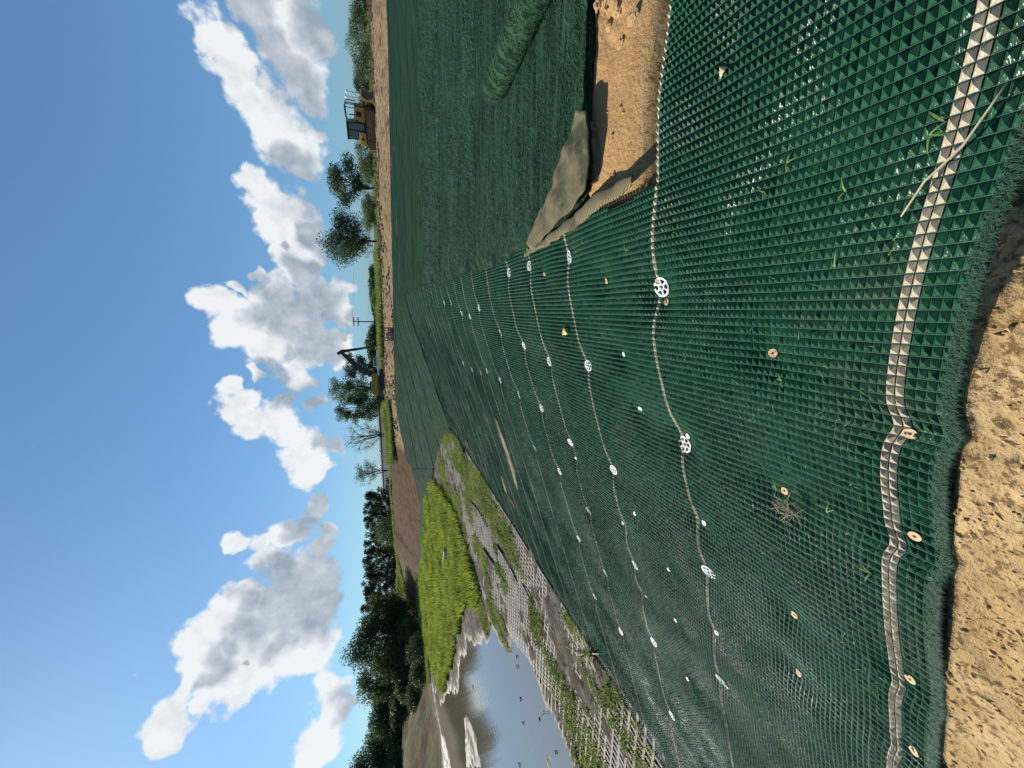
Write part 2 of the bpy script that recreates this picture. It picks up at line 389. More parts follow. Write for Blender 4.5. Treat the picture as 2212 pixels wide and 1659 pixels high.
MT['washer'] = pmat('rusty_tan_washer', (0.55, 0.32, 0.14), (0.72, 0.52, 0.30), scale=60, rough=0.7, bump=0.3, bscale=200, dist=0.002)
MT['hole'] = pmat('dark_hole', (0.03, 0.02, 0.015), (0.05, 0.035, 0.02), scale=50, rough=0.9, bump=0)
MT['bark'] = pmat('bark', (0.06, 0.045, 0.035), (0.13, 0.105, 0.08), scale=6, stretch=(4, 4, 0.6), rough=0.9, bump=0.8, bscale=10, dist=0.03)
MT['palebark'] = pmat('pale_bark', (0.16, 0.14, 0.12), (0.30, 0.27, 0.23), scale=6, stretch=(4, 4, 0.6), rough=0.9, bump=0.6, bscale=10, dist=0.02)
MT['leaf_dark'] = leaf_mat('dark_leaf', (0.020, 0.040, 0.013), (0.065, 0.11, 0.034), 0.35)
MT['leaf_mid'] = leaf_mat('mid_leaf', (0.035, 0.065, 0.018), (0.095, 0.14, 0.04), 0.35)
MT['leaf_light'] = leaf_mat('light_leaf', (0.06, 0.10, 0.025), (0.15, 0.20, 0.06), 0.4)
MT['leaf_pine'] = leaf_mat('pine_needle', (0.016, 0.032, 0.018), (0.045, 0.075, 0.034), 0.25)
MT['leaf_pale'] = leaf_mat('dry_twig_leaf', (0.10, 0.09, 0.055), (0.20, 0.18, 0.11), 0.3)
MT['sedge'] = leaf_mat('lime_sedge', (0.07, 0.11, 0.02), (0.31, 0.37, 0.05), 0.45)
MT['palesedge'] = leaf_mat('pale_sedge', (0.13, 0.14, 0.07), (0.24, 0.24, 0.13), 0.35)
MT['weed'] = leaf_mat('yellow_green_weed', (0.10, 0.15, 0.03), (0.24, 0.28, 0.07), 0.4)
MT['grassblade'] = leaf_mat('fresh_grass_blade', (0.08, 0.17, 0.035), (0.19, 0.31, 0.09), 0.4)
MT['deadgrass'] = leaf_mat('dry_stem', (0.40, 0.31, 0.19), (0.60, 0.50, 0.34), 0.2)
MT['yellow'] = pmat('machine_yellow', (0.55, 0.30, 0.035), (0.66, 0.38, 0.05), scale=2, rough=0.45, bump=0.1, c3=(0.30, 0.19, 0.08), s3=2.2, t3=(0.56, 0.7))
MT['black'] = pmat('machine_black', (0.012, 0.012, 0.013), (0.03, 0.03, 0.03), scale=5, rough=0.5, bump=0.1)
MT['blacksteel'] = pmat('dark_boom_paint', (0.02, 0.022, 0.026), (0.045, 0.047, 0.05), scale=3, rough=0.45, bump=0.1)
MT['muddy'] = pmat('mud_caked_steel', (0.07, 0.045, 0.025), (0.16, 0.105, 0.058), scale=5, rough=0.9, bump=0.6, bscale=20, dist=0.03)
MT['rust'] = pmat('rusty_steel', (0.10, 0.045, 0.022), (0.20, 0.095, 0.045), scale=6, rough=0.7, bump=0.4, bscale=30, dist=0.01, metal=0.2)
MT['white'] = pmat('white_paint', (0.70, 0.71, 0.71), (0.80, 0.80, 0.80), scale=3, rough=0.4, bump=0.05)
MT['rubber'] = pmat('tyre_rubber', (0.015, 0.015, 0.015), (0.03, 0.03, 0.03), scale=8, rough=0.85, bump=0.2)
MT['shed'] = pmat('grey_sheet_metal', (0.115, 0.135, 0.145), (0.15, 0.17, 0.18), scale=0.4, rough=0.55, bump=0.0)
MT['pole'] = pmat('weathered_pole', (0.06, 0.05, 0.045), (0.11, 0.095, 0.08), scale=4, stretch=(6, 6, 0.5), rough=0.9, bump=0.3)
MT['rock'] = pmat('pale_rock', (0.50, 0.49, 0.46), (0.72, 0.71, 0.68), scale=5, rough=0.8, bump=0.6, bscale=15, dist=0.03)
MT['driftwood'] = pmat('wet_driftwood', (0.045, 0.035, 0.028), (0.10, 0.08, 0.06), scale=8, stretch=(1, 1, 1), rough=0.8, bump=0.5, bscale=40)
MT['palewood'] = pmat('pale_log', (0.38, 0.33, 0.25), (0.52, 0.47, 0.38), scale=6, rough=0.85, bump=0.5, bscale=30)
MT['geogrid'] = pmat('silty_geogrid', (0.22, 0.20, 0.165), (0.34, 0.31, 0.265), scale=3, rough=0.8, bump=0.3, bscale=50)
MT['leafyellow'] = leaf_mat('yellow_leaf', (0.62, 0.45, 0.12), (0.72, 0.56, 0.20), 0.3)
def glass_mat():
    m, t, b = new_mat('tinted_glass')
    n = nn(t, 'ShaderNodeTexNoise', _2=2.0); c = nn(t, 'ShaderNodeTexCoord'); t.links.new(c.outputs['Object'], n.inputs[0])
    t.links.new(mixc(t, n.outputs[0], (0.02, 0.035, 0.045), (0.04, 0.06, 0.07)), b.inputs['Base Color'])
    b.inputs['Roughness'].default_value = 0.08; b.inputs['Specular IOR Level'].default_value = 0.8
    return m
MT['glass'] = glass_mat()
def water_mat():
    m, t, b = new_mat('murky_water')
    co = nn(t, 'ShaderNodeTexCoord').outputs['Object']
    n = nn(t, 'ShaderNodeTexNoise', _2=0.25, _3=4.0); t.links.new(co, n.inputs[0])
    t.links.new(mixc(t, n.outputs[0], (0.095, 0.080, 0.055), (0.125, 0.110, 0.082)), b.inputs['Base Color'])
    b.inputs['Roughness'].default_value = 0.03; b.inputs['IOR'].default_value = 1.6; b.inputs['Specular IOR Level'].default_value = 0.8
    mp = nn(t, 'ShaderNodeMapping'); mp.inputs[2].default_value = (0, 0, rad(45)); mp.inputs[3].default_value = (6, 1.4, 1); t.links.new(co, mp.inputs[0])
    nb = nn(t, 'ShaderNodeTexNoise', _2=1.2, _3=3.0); t.links.new(mp.outputs[0], nb.inputs[0])
    bp = nn(t, 'ShaderNodeBump'); bp.inputs['Strength'].default_value = 0.10; bp.inputs['Distance'].default_value = 0.03
    t.links.new(nb.outputs[0], bp.inputs['Height']); t.links.new(bp.outputs[0], b.inputs['Normal'])
    return m
MT['water'] = water_mat()
def ground_mat():
    m, t, b = new_mat('ground_soil')
    co = nn(t, 'ShaderNodeTexCoord').outputs['Object']
    def noise(s, d=6.0, r=0.6):
        n = nn(t, 'ShaderNodeTexNoise', _2=s, _3=d, _4=r); t.links.new(co, n.inputs[0]); return n.outputs[0]
    at = nn(t, 'ShaderNodeAttribute', attribute_name='surf'); sp = nn(t, 'ShaderNodeSeparateColor'); t.links.new(at.outputs['Color'], sp.inputs[0])
    at2 = nn(t, 'ShaderNodeAttribute', attribute_name='grass')
    at3 = nn(t, 'ShaderNodeAttribute', attribute_name='wet'); at4 = nn(t, 'ShaderNodeAttribute', attribute_name='smoothed')
    fine = noise(30.0, 8.0, 0.68); mid = noise(4.0); big = noise(0.5)
    sand = mixc(t, smooth_n(t, mid, 0.3, 0.7), K((0.54, 0.36, 0.16)), K((0.74, 0.53, 0.27)))
    sand = mixc(t, math_n(t, 'MULTIPLY', smooth_n(t, fine, 0.51, 0.60), math_n(t, 'MULTIPLY_ADD', at4.outputs['Fac'], -0.6, 0.8)), sand, K((0.17, 0.10, 0.05)))  # dark speckle paints the shade of small pits into the sand colour
    sand = mixc(t, math_n(t, 'MULTIPLY', at4.outputs['Fac'], 0.7), sand, mixc(t, mid, K((0.50, 0.265, 0.10)), K((0.68, 0.40, 0.18))))
    road = mixc(t, smooth_n(t, mid, 0.35, 0.65), K((0.22, 0.15, 0.085)), K((0.46, 0.34, 0.20)))
    road = mixc(t, math_n(t, 'MULTIPLY', smooth_n(t, noise(1.5, 8.0, 0.7), 0.50, 0.60), 0.85), road, K((0.12, 0.08, 0.045)))
    brown = mixc(t, smooth_n(t, noise(1.2), 0.35, 0.65), K((0.080, 0.045, 0.026)), K((0.145, 0.085, 0.050)))
    mud = mixc(t, smooth_n(t, noise(2.5), 0.35, 0.65), K((0.10, 0.085, 0.062)), K((0.24, 0.21, 0.165)))
    mud = mixc(t, smooth_n(t, noise(5.0, 8.0, 0.75), 0.49, 0.58), mud, K((0.05, 0.042, 0.032)))
    grass = mixc(t, smooth_n(t, noise(1.2, 8.0, 0.7), 0.35, 0.65), K((0.07, 0.10, 0.025)), K((0.17, 0.19, 0.06)))
    col = mixc(t, sp.outputs[0], sand, road); col = mixc(t, sp.outputs[1], col, brown); col = mixc(t, sp.outputs[2], col, mud); col = mixc(t, at2.outputs['Fac'], col, grass)
    t.links.new(col, b.inputs['Base Color'])
    t.links.new(math_n(t, 'MULTIPLY_ADD', at3.outputs['Fac'], -0.28, 0.95), b.inputs['Roughness'])
    t.links.new(math_n(t, 'MULTIPLY_ADD', at3.outputs['Fac'], 0.14, 0.04), b.inputs['Specular IOR Level'])
    bp = nn(t, 'ShaderNodeBump'); bp.inputs['Strength'].default_value = 1.0; bp.inputs['Distance'].default_value = 0.02
    t.links.new(fine, bp.inputs['Height'])
    bp2 = nn(t, 'ShaderNodeBump'); bp2.inputs['Strength'].default_value = 0.35; bp2.inputs['Distance'].default_value = 0.12
    t.links.new(noise(2.2, 8.0, 0.7), bp2.inputs['Height']); t.links.new(bp.outputs[0], bp2.inputs['Normal'])
    t.links.new(bp2.outputs[0], b.inputs['Normal'])
    return m
MT['ground'] = ground_mat()

# ---------------------------------------------------------------- terrain
# s runs down the bank (to the left), t runs along its crest (away from the camera)
DS = np.array([-0.98055, 0.19627]); DT = np.array([0.19627, 0.98055]); P0 = np.array([0.49, 0.0])
def st2xy(s, t):
    return P0[0] + s * DS[0] + t * DT[0], P0[1] + s * DS[1] + t * DT[1]
def xy2st(x, y):
    return (x - P0[0]) * DS[0] + (y - P0[1]) * DS[1], (x - P0[0]) * DT[0] + (y - P0[1]) * DT[1]
FLOOR, WATER = -2.38, -2.47
def poly_sd(px, py, poly):
    poly = np.asarray(poly, float); n = len(poly)
    d2 = np.full(px.shape, 1e18); ins = np.zeros(px.shape, bool)
    for i in range(n):
        a = poly[i]; b = poly[(i + 1) % n]; e = b - a
        wx = px - a[0]; wy = py - a[1]
        k = np.clip((wx * e[0] + wy * e[1]) / (e @ e + 1e-12), 0, 1)
        d2 = np.minimum(d2, (wx - e[0] * k) ** 2 + (wy - e[1] * k) ** 2)
        c = (a[1] > py) != (b[1] > py)
        xx = (b[0] - a[0]) * (py - a[1]) / (b[1] - a[1] + 1e-12) + a[0]
        ins ^= c & (px < xx)
    return np.where(ins, -1, 1) * np.sqrt(d2)
def zpix(x, y, z):
    d = pix_dir(x, y); k = (z - EYE) / d[2]; return EYEP + k * d
BASIN = [(-9.2, -12), (-2.75, 20.5), (-3.2, 25.0), (-4.8, 28.6), (-6.9, 32.3), (-8.1, 34.8), (-11.3, 38.3), (-14.5, 41.3), (-19.8, 45.7), (-34, 59.4), (-37, 57), (-34.5, 46), (-33, 37), (-34.5, 34), (-75, 22), (-75, -60), (-9.2, -60)]
_R7 = lambda L: [tuple(zpix((1600 + a / 2.212) / 1.8228, (2300 + b / 2.212) / 1.8228, WATER)[:2]) for a, b in L]
POND = _R7([(1450, 1600), (1360, 1350), (1200, 960), (1060, 640), (940, 440), (860, 520), (800, 450), (740, 360), (640, 450), (540, 560), (470, 760), (440, 940), (380, 960), (300, 1090), (235, 900), (262, 1100), (305, 1270)]) + [(-33.0, 33.2), (-74, 21), (-74, -55), (-20, -55), (-12, 0)]
BARS = [_R7([(492, 1120), (545, 1135), (600, 1300), (655, 1640), (525, 1640), (505, 1300)]), _R7([(305, 1285), (330, 1320), (405, 1640), (330, 1640)]),
        _R7([(1040, 1330), (1070, 1340), (1165, 1500), (1150, 1600), (1060, 1420)]), _R7([(945, 860), (1010, 940), (1000, 970), (960, 930)]), _R7([(1220, 1460), (1260, 1480), (1300, 1640), (1240, 1640)]), _R7([(1190, 960), (1230, 1080), (1300, 1260), (1280, 1260), (1200, 1100)])]
TRENCH = [st2xy(s, t) for s, t in [(-0.30, 2.14), (-0.30, 2.55), (-0.5, 2.72), (-3.5, 2.85), (-3.5, 2.10)]]
def hits(x, y):
    return H0(np.array([x]), np.array([y]))[0]
def H0(x, y):
    """bank, crest and plateau without the trench or the pond bed"""
    x = np.asarray(x, float); y = np.asarray(y, float)
    d = poly_sd(x, y, BASIN)
    q = 0.56 * x + 0.83 * y
    k = 1 / 3.0 - 0.075 * sstep(y, 22, 32)
    k = np.where(x < -22, np.maximum(k, 0.30), k)
    bank = FLOOR + np.maximum(d, 0) * k
    top = 0.16 * sstep(q, 6, 33) + 0.68 * sstep(q, 34.5, 43.0) + 0.25 * sstep(q, 45, 140)
    az_ = np.arctan2(x, y); r_ = np.hypot(x, y)
    lo_ = sstep(-az_, -0.04, 0.10)
    top = 0.16 * sstep(q, 6, 33) + (0.68 - 0.42 * lo_) * sstep(q, 34.5, 43.0) + 0.25 * (1 - lo_) * sstep(q, 45, 140) - 3.0 * lo_ * (1 - sstep(-az_, 0.50, 0.62)) * sstep(r_, 62, 120)
    leftw = sstep(-x, 22, 34) * sstep(-az_, 0.42, 0.55)
    top = top * (1 - leftw) + leftw * 0.75
    a = bank; b = top; r = 0.28
    hh = np.clip(0.5 + 0.5 * (b - a) / r, 0, 1)
    z = b * (1 - hh) + a * hh - r * hh * (1 - hh)
    return z
def H(x, y):
    x = np.asarray(x, float); y = np.asarray(y, float)
    z = H0(x, y)
    r = np.hypot(x, y)
    tr = poly_sd(x, y, TRENCH)
    z = z + 0.025 * sstep(-tr, -0.06, 0.12)
    z = z + (0.05 * fbm(x * 5, y * 5, 5) + 0.02 * fbm(x * 17, y * 17, 8)) * sstep(-tr, -0.05, 0.15) * sstep(xy2st(x, y)[0], -0.9, -1.6)
    # pond bed and bars
    inb = poly_sd(x, y, BASIN)
    pd = poly_sd(x, y, POND) + 0.9 * fbm(x * 0.35, y * 0.35, 3) + 0.35 * fbm(x * 1.4, y * 1.4, 4)
    dip = 0.42 * sstep(-pd, -0.8, 1.6)
    for bp_ in BARS:
        bd = poly_sd(x, y, bp_) + 0.25 * fbm(x * 1.1, y * 1.1, 6)
        dip = dip * (1 - sstep(-bd, -0.5, 0.25)) + 0.06 * sstep(-bd, -0.5, 0.25)
    z = z - dip * (inb < 0.3)
    z = z + (inb < 0) * (0.045 * fbm(x * 0.9, y * 0.9, 9) + 0.06 * fbm(x * 3.5, y * 3.5, 10))
    q = 0.56 * x + 0.83 * y
    berm = sstep(q, 33.8, 36)
    z = z + berm * np.clip(1.0 - (r - 60) / 60, 0, 1) * (0.16 * fbm(x * 0.35, y * 0.35, 12) + 0.12 * fbm(x * 1.1, y * 1.1, 13))
    z = z + sstep(r, 60, 400) * 0.9 * fbm(x * 0.01, y * 0.01, 14)
    lb = sstep(-x, 24, 36) * sstep(inb, 0.5, 3)
    z = z + lb * (0.5 * fbm(x * 0.25, y * 0.25, 15) + 0.25 * fbm(x * 0.8, y * 0.8, 16))
    z = z - 0.045 * (1 - sstep(r, 45, 60)) * sstep(inb, 0.0, 0.4)
    # loose sand by the photographer's feet
    s_, t_ = xy2st(x, y)
    foot = sstep(-t_, -0.58, -0.46)
    z = z - 0.11 * sstep(t_, 0.56, 0.66) * sstep(tr, 0.04, 0.16) * (1 - sstep(q, 31, 33)) * sstep(inb, 0.1, 0.6) * (1 - sstep(s_, 7.2, 8.2))
    z = z - foot * 0.02 + foot * (0.028 * fbm(x * 7, y * 7, 21) + 0.012 * fbm(x * 26, y * 26, 22))
    return z
def Hs(x, y): return float(H(np.array([x]), np.array([y]))[0])

BROWN = [tuple(zpix(x / 1.8228, y / 1.8228, z)[:2]) for x, y, z in [(1586, 1786, -.6), (1619, 1848, -1.1), (1653, 1945, -2.0), (1651, 2075, -2.05), (1644, 2200, -2.05), (1640, 2434, -2.05)]] + [(-46, 72), (-38, 80), (-20, 66), (-8, 58)]
ang = np.concatenate([np.linspace(-math.pi, -1.05, 50, endpoint=False), np.linspace(-1.05, 1.05, 400, endpoint=False), np.linspace(1.05, math.pi, 50)])
rr = [0.22]
while rr[-1] < 6000: rr.append(rr[-1] * (1.018 if rr[-1] < 8 else (1.009 if rr[-1] < 42 else (1.018 if rr[-1] < 130 else 1.09))))
rr = np.array(rr)
GX = rr[:, None] * np.sin(ang)[None, :]; GY = rr[:, None] * np.cos(ang)[None, :]
GZ = H(GX, GY)
q = 0.56 * GX + 0.83 * GY; inb = poly_sd(GX, GY, BASIN); R_ = np.hypot(GX, GY)
wob = fbm(GX * 0.3, GY * 0.3, 31)
bd = poly_sd(GX, GY, BROWN) + 1.2 * wob
surf = np.zeros((*GX.shape, 4)); surf[..., 3] = 1
surf[..., 0] = sstep(q, 30, 34) * (inb > 0)
surf[..., 1] = np.maximum(sstep(-bd, -2.2, -0.6), sstep(-GX, 22, 30) * sstep(inb, 0, 0.8))
surf[..., 2] = sstep(-inb, -1.2, -0.2)
gr = sstep(q + 2.5 * wob + 14 * (1 - sstep(-np.arctan2(GX, GY), -0.45, -0.30)) * -1, 47, 51) * (1 - sstep(-bd, -0.6, 0.6)) * (inb > 6)
gr = np.maximum(gr, sstep(-GX, 22, 30) * sstep(inb + 3 * fbm(GX * 0.5, GY * 0.5, 41), 1.0, 2.2) * 0.75 * sstep(fbm(GX * 0.6, GY * 0.6, 33), -0.25, 0.2))
gr = np.maximum(gr, sstep(R_, 75, 95))
smo = sstep(-poly_sd(GX, GY, TRENCH), -0.1, 0.05)
wet = sstep(-(GZ - (WATER + 0.02)), -0.06, 0.0) * (inb < 0.5)
V = np.stack([GX, GY, GZ], -1).reshape(-1, 3)
n_, m_ = GX.shape
cen = len(V)
V = np.vstack([V, [[0, 0, Hs(0, 0)]]])
fan = np.stack([np.full(m_ - 1, cen), np.arange(m_ - 1), np.arange(1, m_)], -1)
pad = lambda a, v=0: np.concatenate([a.reshape(len(V) - 1, *a.shape[2:]), np.zeros((1, *a.shape[2:])) + v])
g = np_obj('ground', V, [grid_faces(n_, m_), fan], MT['ground'], smooth=True, attr={'surf': pad(surf), 'grass': pad(gr), 'wet': pad(wet), 'smoothed': pad(smo)})
tag(g, 'sandy ground, dirt bank and muddy basin floor', kind='structure')
wp = MB().add([(x, y, WATER) for x, y in [(-74.5, -58), (-5.5, -58), (-5.5, 20), (-11, 40), (-38, 62), (-74.5, 40)]], [(0, 1, 2, 3, 4, 5)]).build('pond_water', MT['water'])
tag(wp, 'murky brown pond water at the bottom of the basin', kind='structure')
print('ground', len(V))

# ---------------------------------------------------------------- where things touch the bank
def hit(x, y, off=0.01):
    """first point of the bank surface along the line of sight through a pixel of the 2212-wide view"""
    d = pix_dir(x, y); k = np.geomspace(0.8, 400, 3000)
    P = EYEP[None, :] + k[:, None] * d[None, :]
    below = P[:, 2] < H0(P[:, 0], P[:, 1]) + off
    if not below.any(): return P[-1]
    i = int(np.argmax(below)); a, b = k[max(i - 1, 0)], k[i]
    for _ in range(24):
        c = 0.5 * (a + b); p = EYEP + c * d
        if p[2] < H0(np.array([p[0]]), np.array([p[1]]))[0] + off: b = c
        else: a = c
    return EYEP + b * d
def at_depth(x, y, depth):
    d = FW + RT * ((1659 - y) - 829.5) / FPX - UP * (x - 1106) / FPX
    return EYEP + d * depth
ROWS = [0.71, 1.93, 3.03, 3.97, 4.68, 5.61, 6.55, 7.44, 8.15, 9.1, 10.05, 10.94, 11.7, 12.7, 13.6, 14.42, 15.2, 16.2, 17.1, 17.92, 18.7, 19.7, 20.6]
PLATE_PX = {1: [(1437, 617), (1480, 967), (1520, 1238), (1573, 1487)],
            2: [(1230, 553), (1272, 790), (1325, 1017), (1373, 1225), (1408, 1385), (1452, 1550)],
            3: [(1136, 575), (1186, 781), (1231, 956), (1274, 1107), (1306, 1238), (1341, 1366)],
            4: [(1090, 590), (1134, 747), (1176, 886), (1210, 1020), (1250, 1165), (1281, 1285)],
            5: [(1083, 719), (1123, 854), (1157, 970)]}
PIN_PX = [(1657, 762, 1), (1958, 936, 1), (1966, 1160, 1), (1434, 652, 1), (1312, 607, 1), (1681, 1062, 1), (1705, 1331, 1), (1712, 1459, 1), (1956, 1471, 1), (1966, 1628, 1),
          (1171, 592, 1), (1508, 1132, 0), (1432, 1232, 0), (1454, 1341, 0), (1373, 883, 0), (1344, 765, 0), (1483, 1467, 0), (1540, 1370, 0), (1341, 1130, 0), (1390, 1290, 0), (1365, 1110, 0), (1471, 943, 0), (1240, 990, 0)]
def wig(s, t):
    w_ = 0.035 * fbm(s * 0.9, t * 0.6, 51, 2) - 0.125 * sstep(-s, -0.75, 0.40) * (1 - sstep(t, 2.1, 3.2))
    for a, d in ((0.87, 0.030), (1.40, 0.028), (2.2, 0.012), (2.66, 0.012)):
        w_ = w_ - d * np.exp(-((s - a) / 0.055) ** 2) * np.exp(-((t - 0.70) / 0.22) ** 2)
    return w_
plates = []                       # (row, index, s, t)
for row, L in PLATE_PX.items():
    for i, (x, y) in enumerate(L):
        p = hit(x, y); s, t = xy2st(p[0], p[1]); t = t - float(wig(np.array([s]), np.array([t]))[0]); plates.append((row, i, s, ROWS[row] if abs(t - ROWS[row]) < 0.25 else t))
for row in range(6, 11):
    for i in range(2):
        plates.append((row, i, 0.5 + i * 1.4 + 0.5 * random.random() - 0.25, ROWS[row]))
pins = []
for x, y, k in PIN_PX:
    p = hit(x, y); s, t = xy2st(p[0], p[1]); t = t - float(wig(np.array([s]), np.array([t]))[0]); pins.append((s, t, k))
DIPS = np.array([(s, t, 0.04, 0.10) for _, _, s, t in plates] + [(s, t, 0.045 if t > 0.85 else 0.02, 0.09) for s, t, _ in pins])
def und(s, t):
    amp = 0.085 - 0.076 * sstep(t, 1.8, 4.5)
    z = amp * fbm(s * 0.75, t * 0.9, 61, 3) + 0.25 * amp * fbm(s * 2.4, t * 1.1, 62, 2)
    return z
def mat_z(s, t):
    x, y = st2xy(s, t)
    z = H0(x, y) + 0.022 + und(s, t)
    near = DIPS[(DIPS[:, 1] > np.min(t) - 0.4) & (DIPS[:, 1] < np.max(t) + 0.4)]
    for a, b, dz, r in near:
        z = z - dz * np.exp(-((s - a) ** 2 + (t - b) ** 2) / (2 * r * r))
    return z
def surf_pt(s, t, off=0.0):
    s = np.atleast_1d(np.asarray(s, float)); t = np.atleast_1d(np.asarray(t, float))
    x, y = st2xy(s, t + wig(s, t)); return np.stack([x, y, mat_z(s, t) + off], -1)

# ---------------------------------------------------------------- woven mats with raised pyramids, laid down the bank
CA, CB, HP = 0.0268, 0.039, 0.0145
def pyramid_mesh(cells_s, cells_t, drop=None, jit=0.0022, shrink=0.92):
    """cells given by their low corner; five vertices and four faces each"""
    n = len(cells_s)
    cs = np.stack([cells_s, cells_s + CB, cells_s + CB, cells_s, cells_s + CB / 2], -1)
    ct = np.stack([cells_t, cells_t, cells_t + CA, cells_t + CA, cells_t + CA / 2], -1)
    ms, mt_ = cs.mean(1, keepdims=True), ct.mean(1, keepdims=True)
    cs = ms + (cs - ms) * shrink; ct = mt_ + (ct - mt_) * shrink
    x, y = st2xy(cs, ct + wig(cs, ct))
    z = mat_z(cs, ct)
    if drop is not None: z = z - drop(cs, ct)
    z[:, 4] += HP * np.clip(1.0 + 0.28 * fbm(cells_s * 1.7, cells_t * 1.7, 191, 3), 0.35, 1.35) + rng.normal(0, 0.0011, n)
    V = np.stack([x, y, z], -1)
    V[:, 4, :2] += rng.normal(0, jit, (n, 2))
    b = np.arange(n)[:, None] * 5
    F = np.concatenate([b + np.array([[0, 1, 4]]), b + np.array([[1, 2, 4]]), b + np.array([[2, 3, 4]]), b + np.array([[3, 0, 4]])]) 
    return V.reshape(-1, 3), F[:, ::-1]
ORD = ['nearest', 'second', 'third', 'fourth', 'fifth', 'sixth', 'seventh', 'eighth', 'ninth', 'tenth', 'eleventh', 'twelfth', 'thirteenth', 'fourteenth', 'fifteenth']
ROLLS = [(0.60, 3.99, [0.71, 1.93, 3.03, 3.93]), (3.99, 7.46, [4.68, 5.61, 6.55, 7.40]), (7.46, 10.96, [8.15, 9.1, 10.05, 10.9]), (10.96, 14.44, [11.7, 12.7, 13.6, 14.38]), (14.44, 17.94, [15.2, 16.2, 17.1, 17.88]), (17.94, 21.3, [18.7, 19.7, 20.6])]
MATLAB = ['dark green pyramid-weave mat in the foreground, with cream double stripe along its frayed edge', 'green ridged mat just beyond the foreground mat, second up the bank',
          'third green ridged mat along the bank, beyond the second row of seams', 'fourth green ridged mat along the bank, above the bend of the grey basin floor', 'fifth green ridged mat, far along the bank by the ragged turf edge', 'sixth and farthest ridged green mat, beside the tip of the grey floor']
for k, (ta, tb, rows) in enumerate(ROLLS):
    nt_ = int(round((tb - ta) / CA)); 
    tt = ta + np.arange(nt_) * CA
    smin = -3.3 if k == 0 else -0.45
    smax = 7.35 if k < 5 else 7.9
    ss = np.arange(smin, smax, CB)
    S_, T_ = np.meshgrid(ss, tt, indexing='ij')
    keep = np.ones(S_.shape, bool)
    drop = None
    if k == 0:
        keep &= (T_ < 2.04) | (S_ > -0.27 + 0.03 * np.sin(T_ * 9))
        drop = lambda cs, ct: 0.11 * sstep(ct, 1.93, 2.08) * (cs < -0.24) * (ct < 2.2)
    jcol = np.arange(nt_)
    stripe = np.zeros(nt_, bool)
    cols = {}
    for r in rows:
        j0 = int(np.argmin(np.abs(tt - r))); w_ = 2 if r == 0.71 else 1
        cols[r] = list(range(j0, min(j0 + w_, nt_))); stripe[cols[r]] = True
    o0 = surf_pt(-0.2, ta + 0.2)[0]
    root = empty('reinforcement_mat', o0)
    tag(root, MATLAB[k], 'mat', 'green pyramid-weave mats laid down the bank')
    m = keep & ~stripe[None, :]
    Vv, Ff = pyramid_mesh(S_[m], T_[m], drop)
    np_obj('weave', Vv, Ff, MT['weave'], root, world=True)
    sg_ = np.arange(smin, smax + CB, 0.074); tg_ = np.linspace(ta, tb - 0.002, 60)
    Sg, Tg = np.meshgrid(sg_, tg_, indexing='ij'); xg, yg = st2xy(Sg, Tg + wig(Sg, Tg)); zg_ = mat_z(Sg, Tg) - 0.004 - (drop(Sg, Tg) if drop else 0)
    fg = grid_faces(*Sg.shape); cS = Sg.ravel()[fg].mean(1); cT = Tg.ravel()[fg].mean(1)
    if k == 0: fg = fg[(cT < 2.02) | (cS > -0.22)]
    np_obj('backing_sheet', np.stack([xg, yg, zg_], -1).reshape(-1, 3), fg, MT['weave'], root, world=True, smooth=True)
    if k < 4:
        rv = []; rf = []; nb_ = 0
        for s0 in (np.arange(smin, smax, CB) if k < 2 else []):
            tg_ = np.arange(ta, (2.04 if (k == 0 and s0 < -0.25) else tb), 0.09); sg_ = np.full_like(tg_, s0)
            z_ = mat_z(sg_, tg_) + 0.0045 - (drop(sg_, tg_) if drop else 0)
            for e_ in (-0.0010, 0.0010):
                x_, y_ = st2xy(sg_ + e_, tg_ + wig(sg_, tg_)); rv.append(np.stack([x_, y_, z_], -1))
            nn_ = len(tg_); i_ = np.arange(nn_ - 1); rf.append(np.stack([nb_ + i_, nb_ + nn_ + i_, nb_ + nn_ + i_ + 1, nb_ + i_ + 1], -1)); nb_ += 2 * nn_
        for t0_ in np.arange(ta + CA, tb, CA):
            if k == 0 and t0_ < 0.82: continue
            sg_ = np.arange(0.9 if k == 0 else smin, smax, 0.1); tg_ = np.full_like(sg_, t0_)
            wf_ = 0.15 + 0.85 * sstep(sg_, 0.9, 3.2)
            z_ = mat_z(sg_, tg_) + 0.0030 - (drop(sg_, tg_) if drop else 0)
            for e_ in (-0.0010, 0.0010):
                x_, y_ = st2xy(sg_, tg_ + wig(sg_, tg_) + e_ * wf_); rv.append(np.stack([x_, y_, z_], -1))
            nn_ = len(sg_); i_ = np.arange(nn_ - 1); rf.append(np.stack([nb_ + i_, nb_ + nn_ + i_, nb_ + nn_ + i_ + 1, nb_ + i_ + 1], -1)); nb_ += 2 * nn_
        np_obj('sunlit_rib_threads', np.concatenate(rv), np.concatenate(rf), MT['rib'], root, world=True)  # thin raised strips, coloured as the bright lines of sunlit ridge fibres
    for r, js in cols.items():
        mm = np.zeros(S_.shape, bool); mm[:, js] = True; mm &= keep
        Vv, Ff = pyramid_mesh(S_[mm], T_[mm], drop, shrink=0.86)
        Vv[:, 2] += 0.003
        o = np_obj('edge_stripe' if len(js) == 2 else 'marker_thread', Vv, Ff, MT['cream'], root, world=True)
        if len(js) == 2: o['label'] = 'cream double stripe along the near edge'
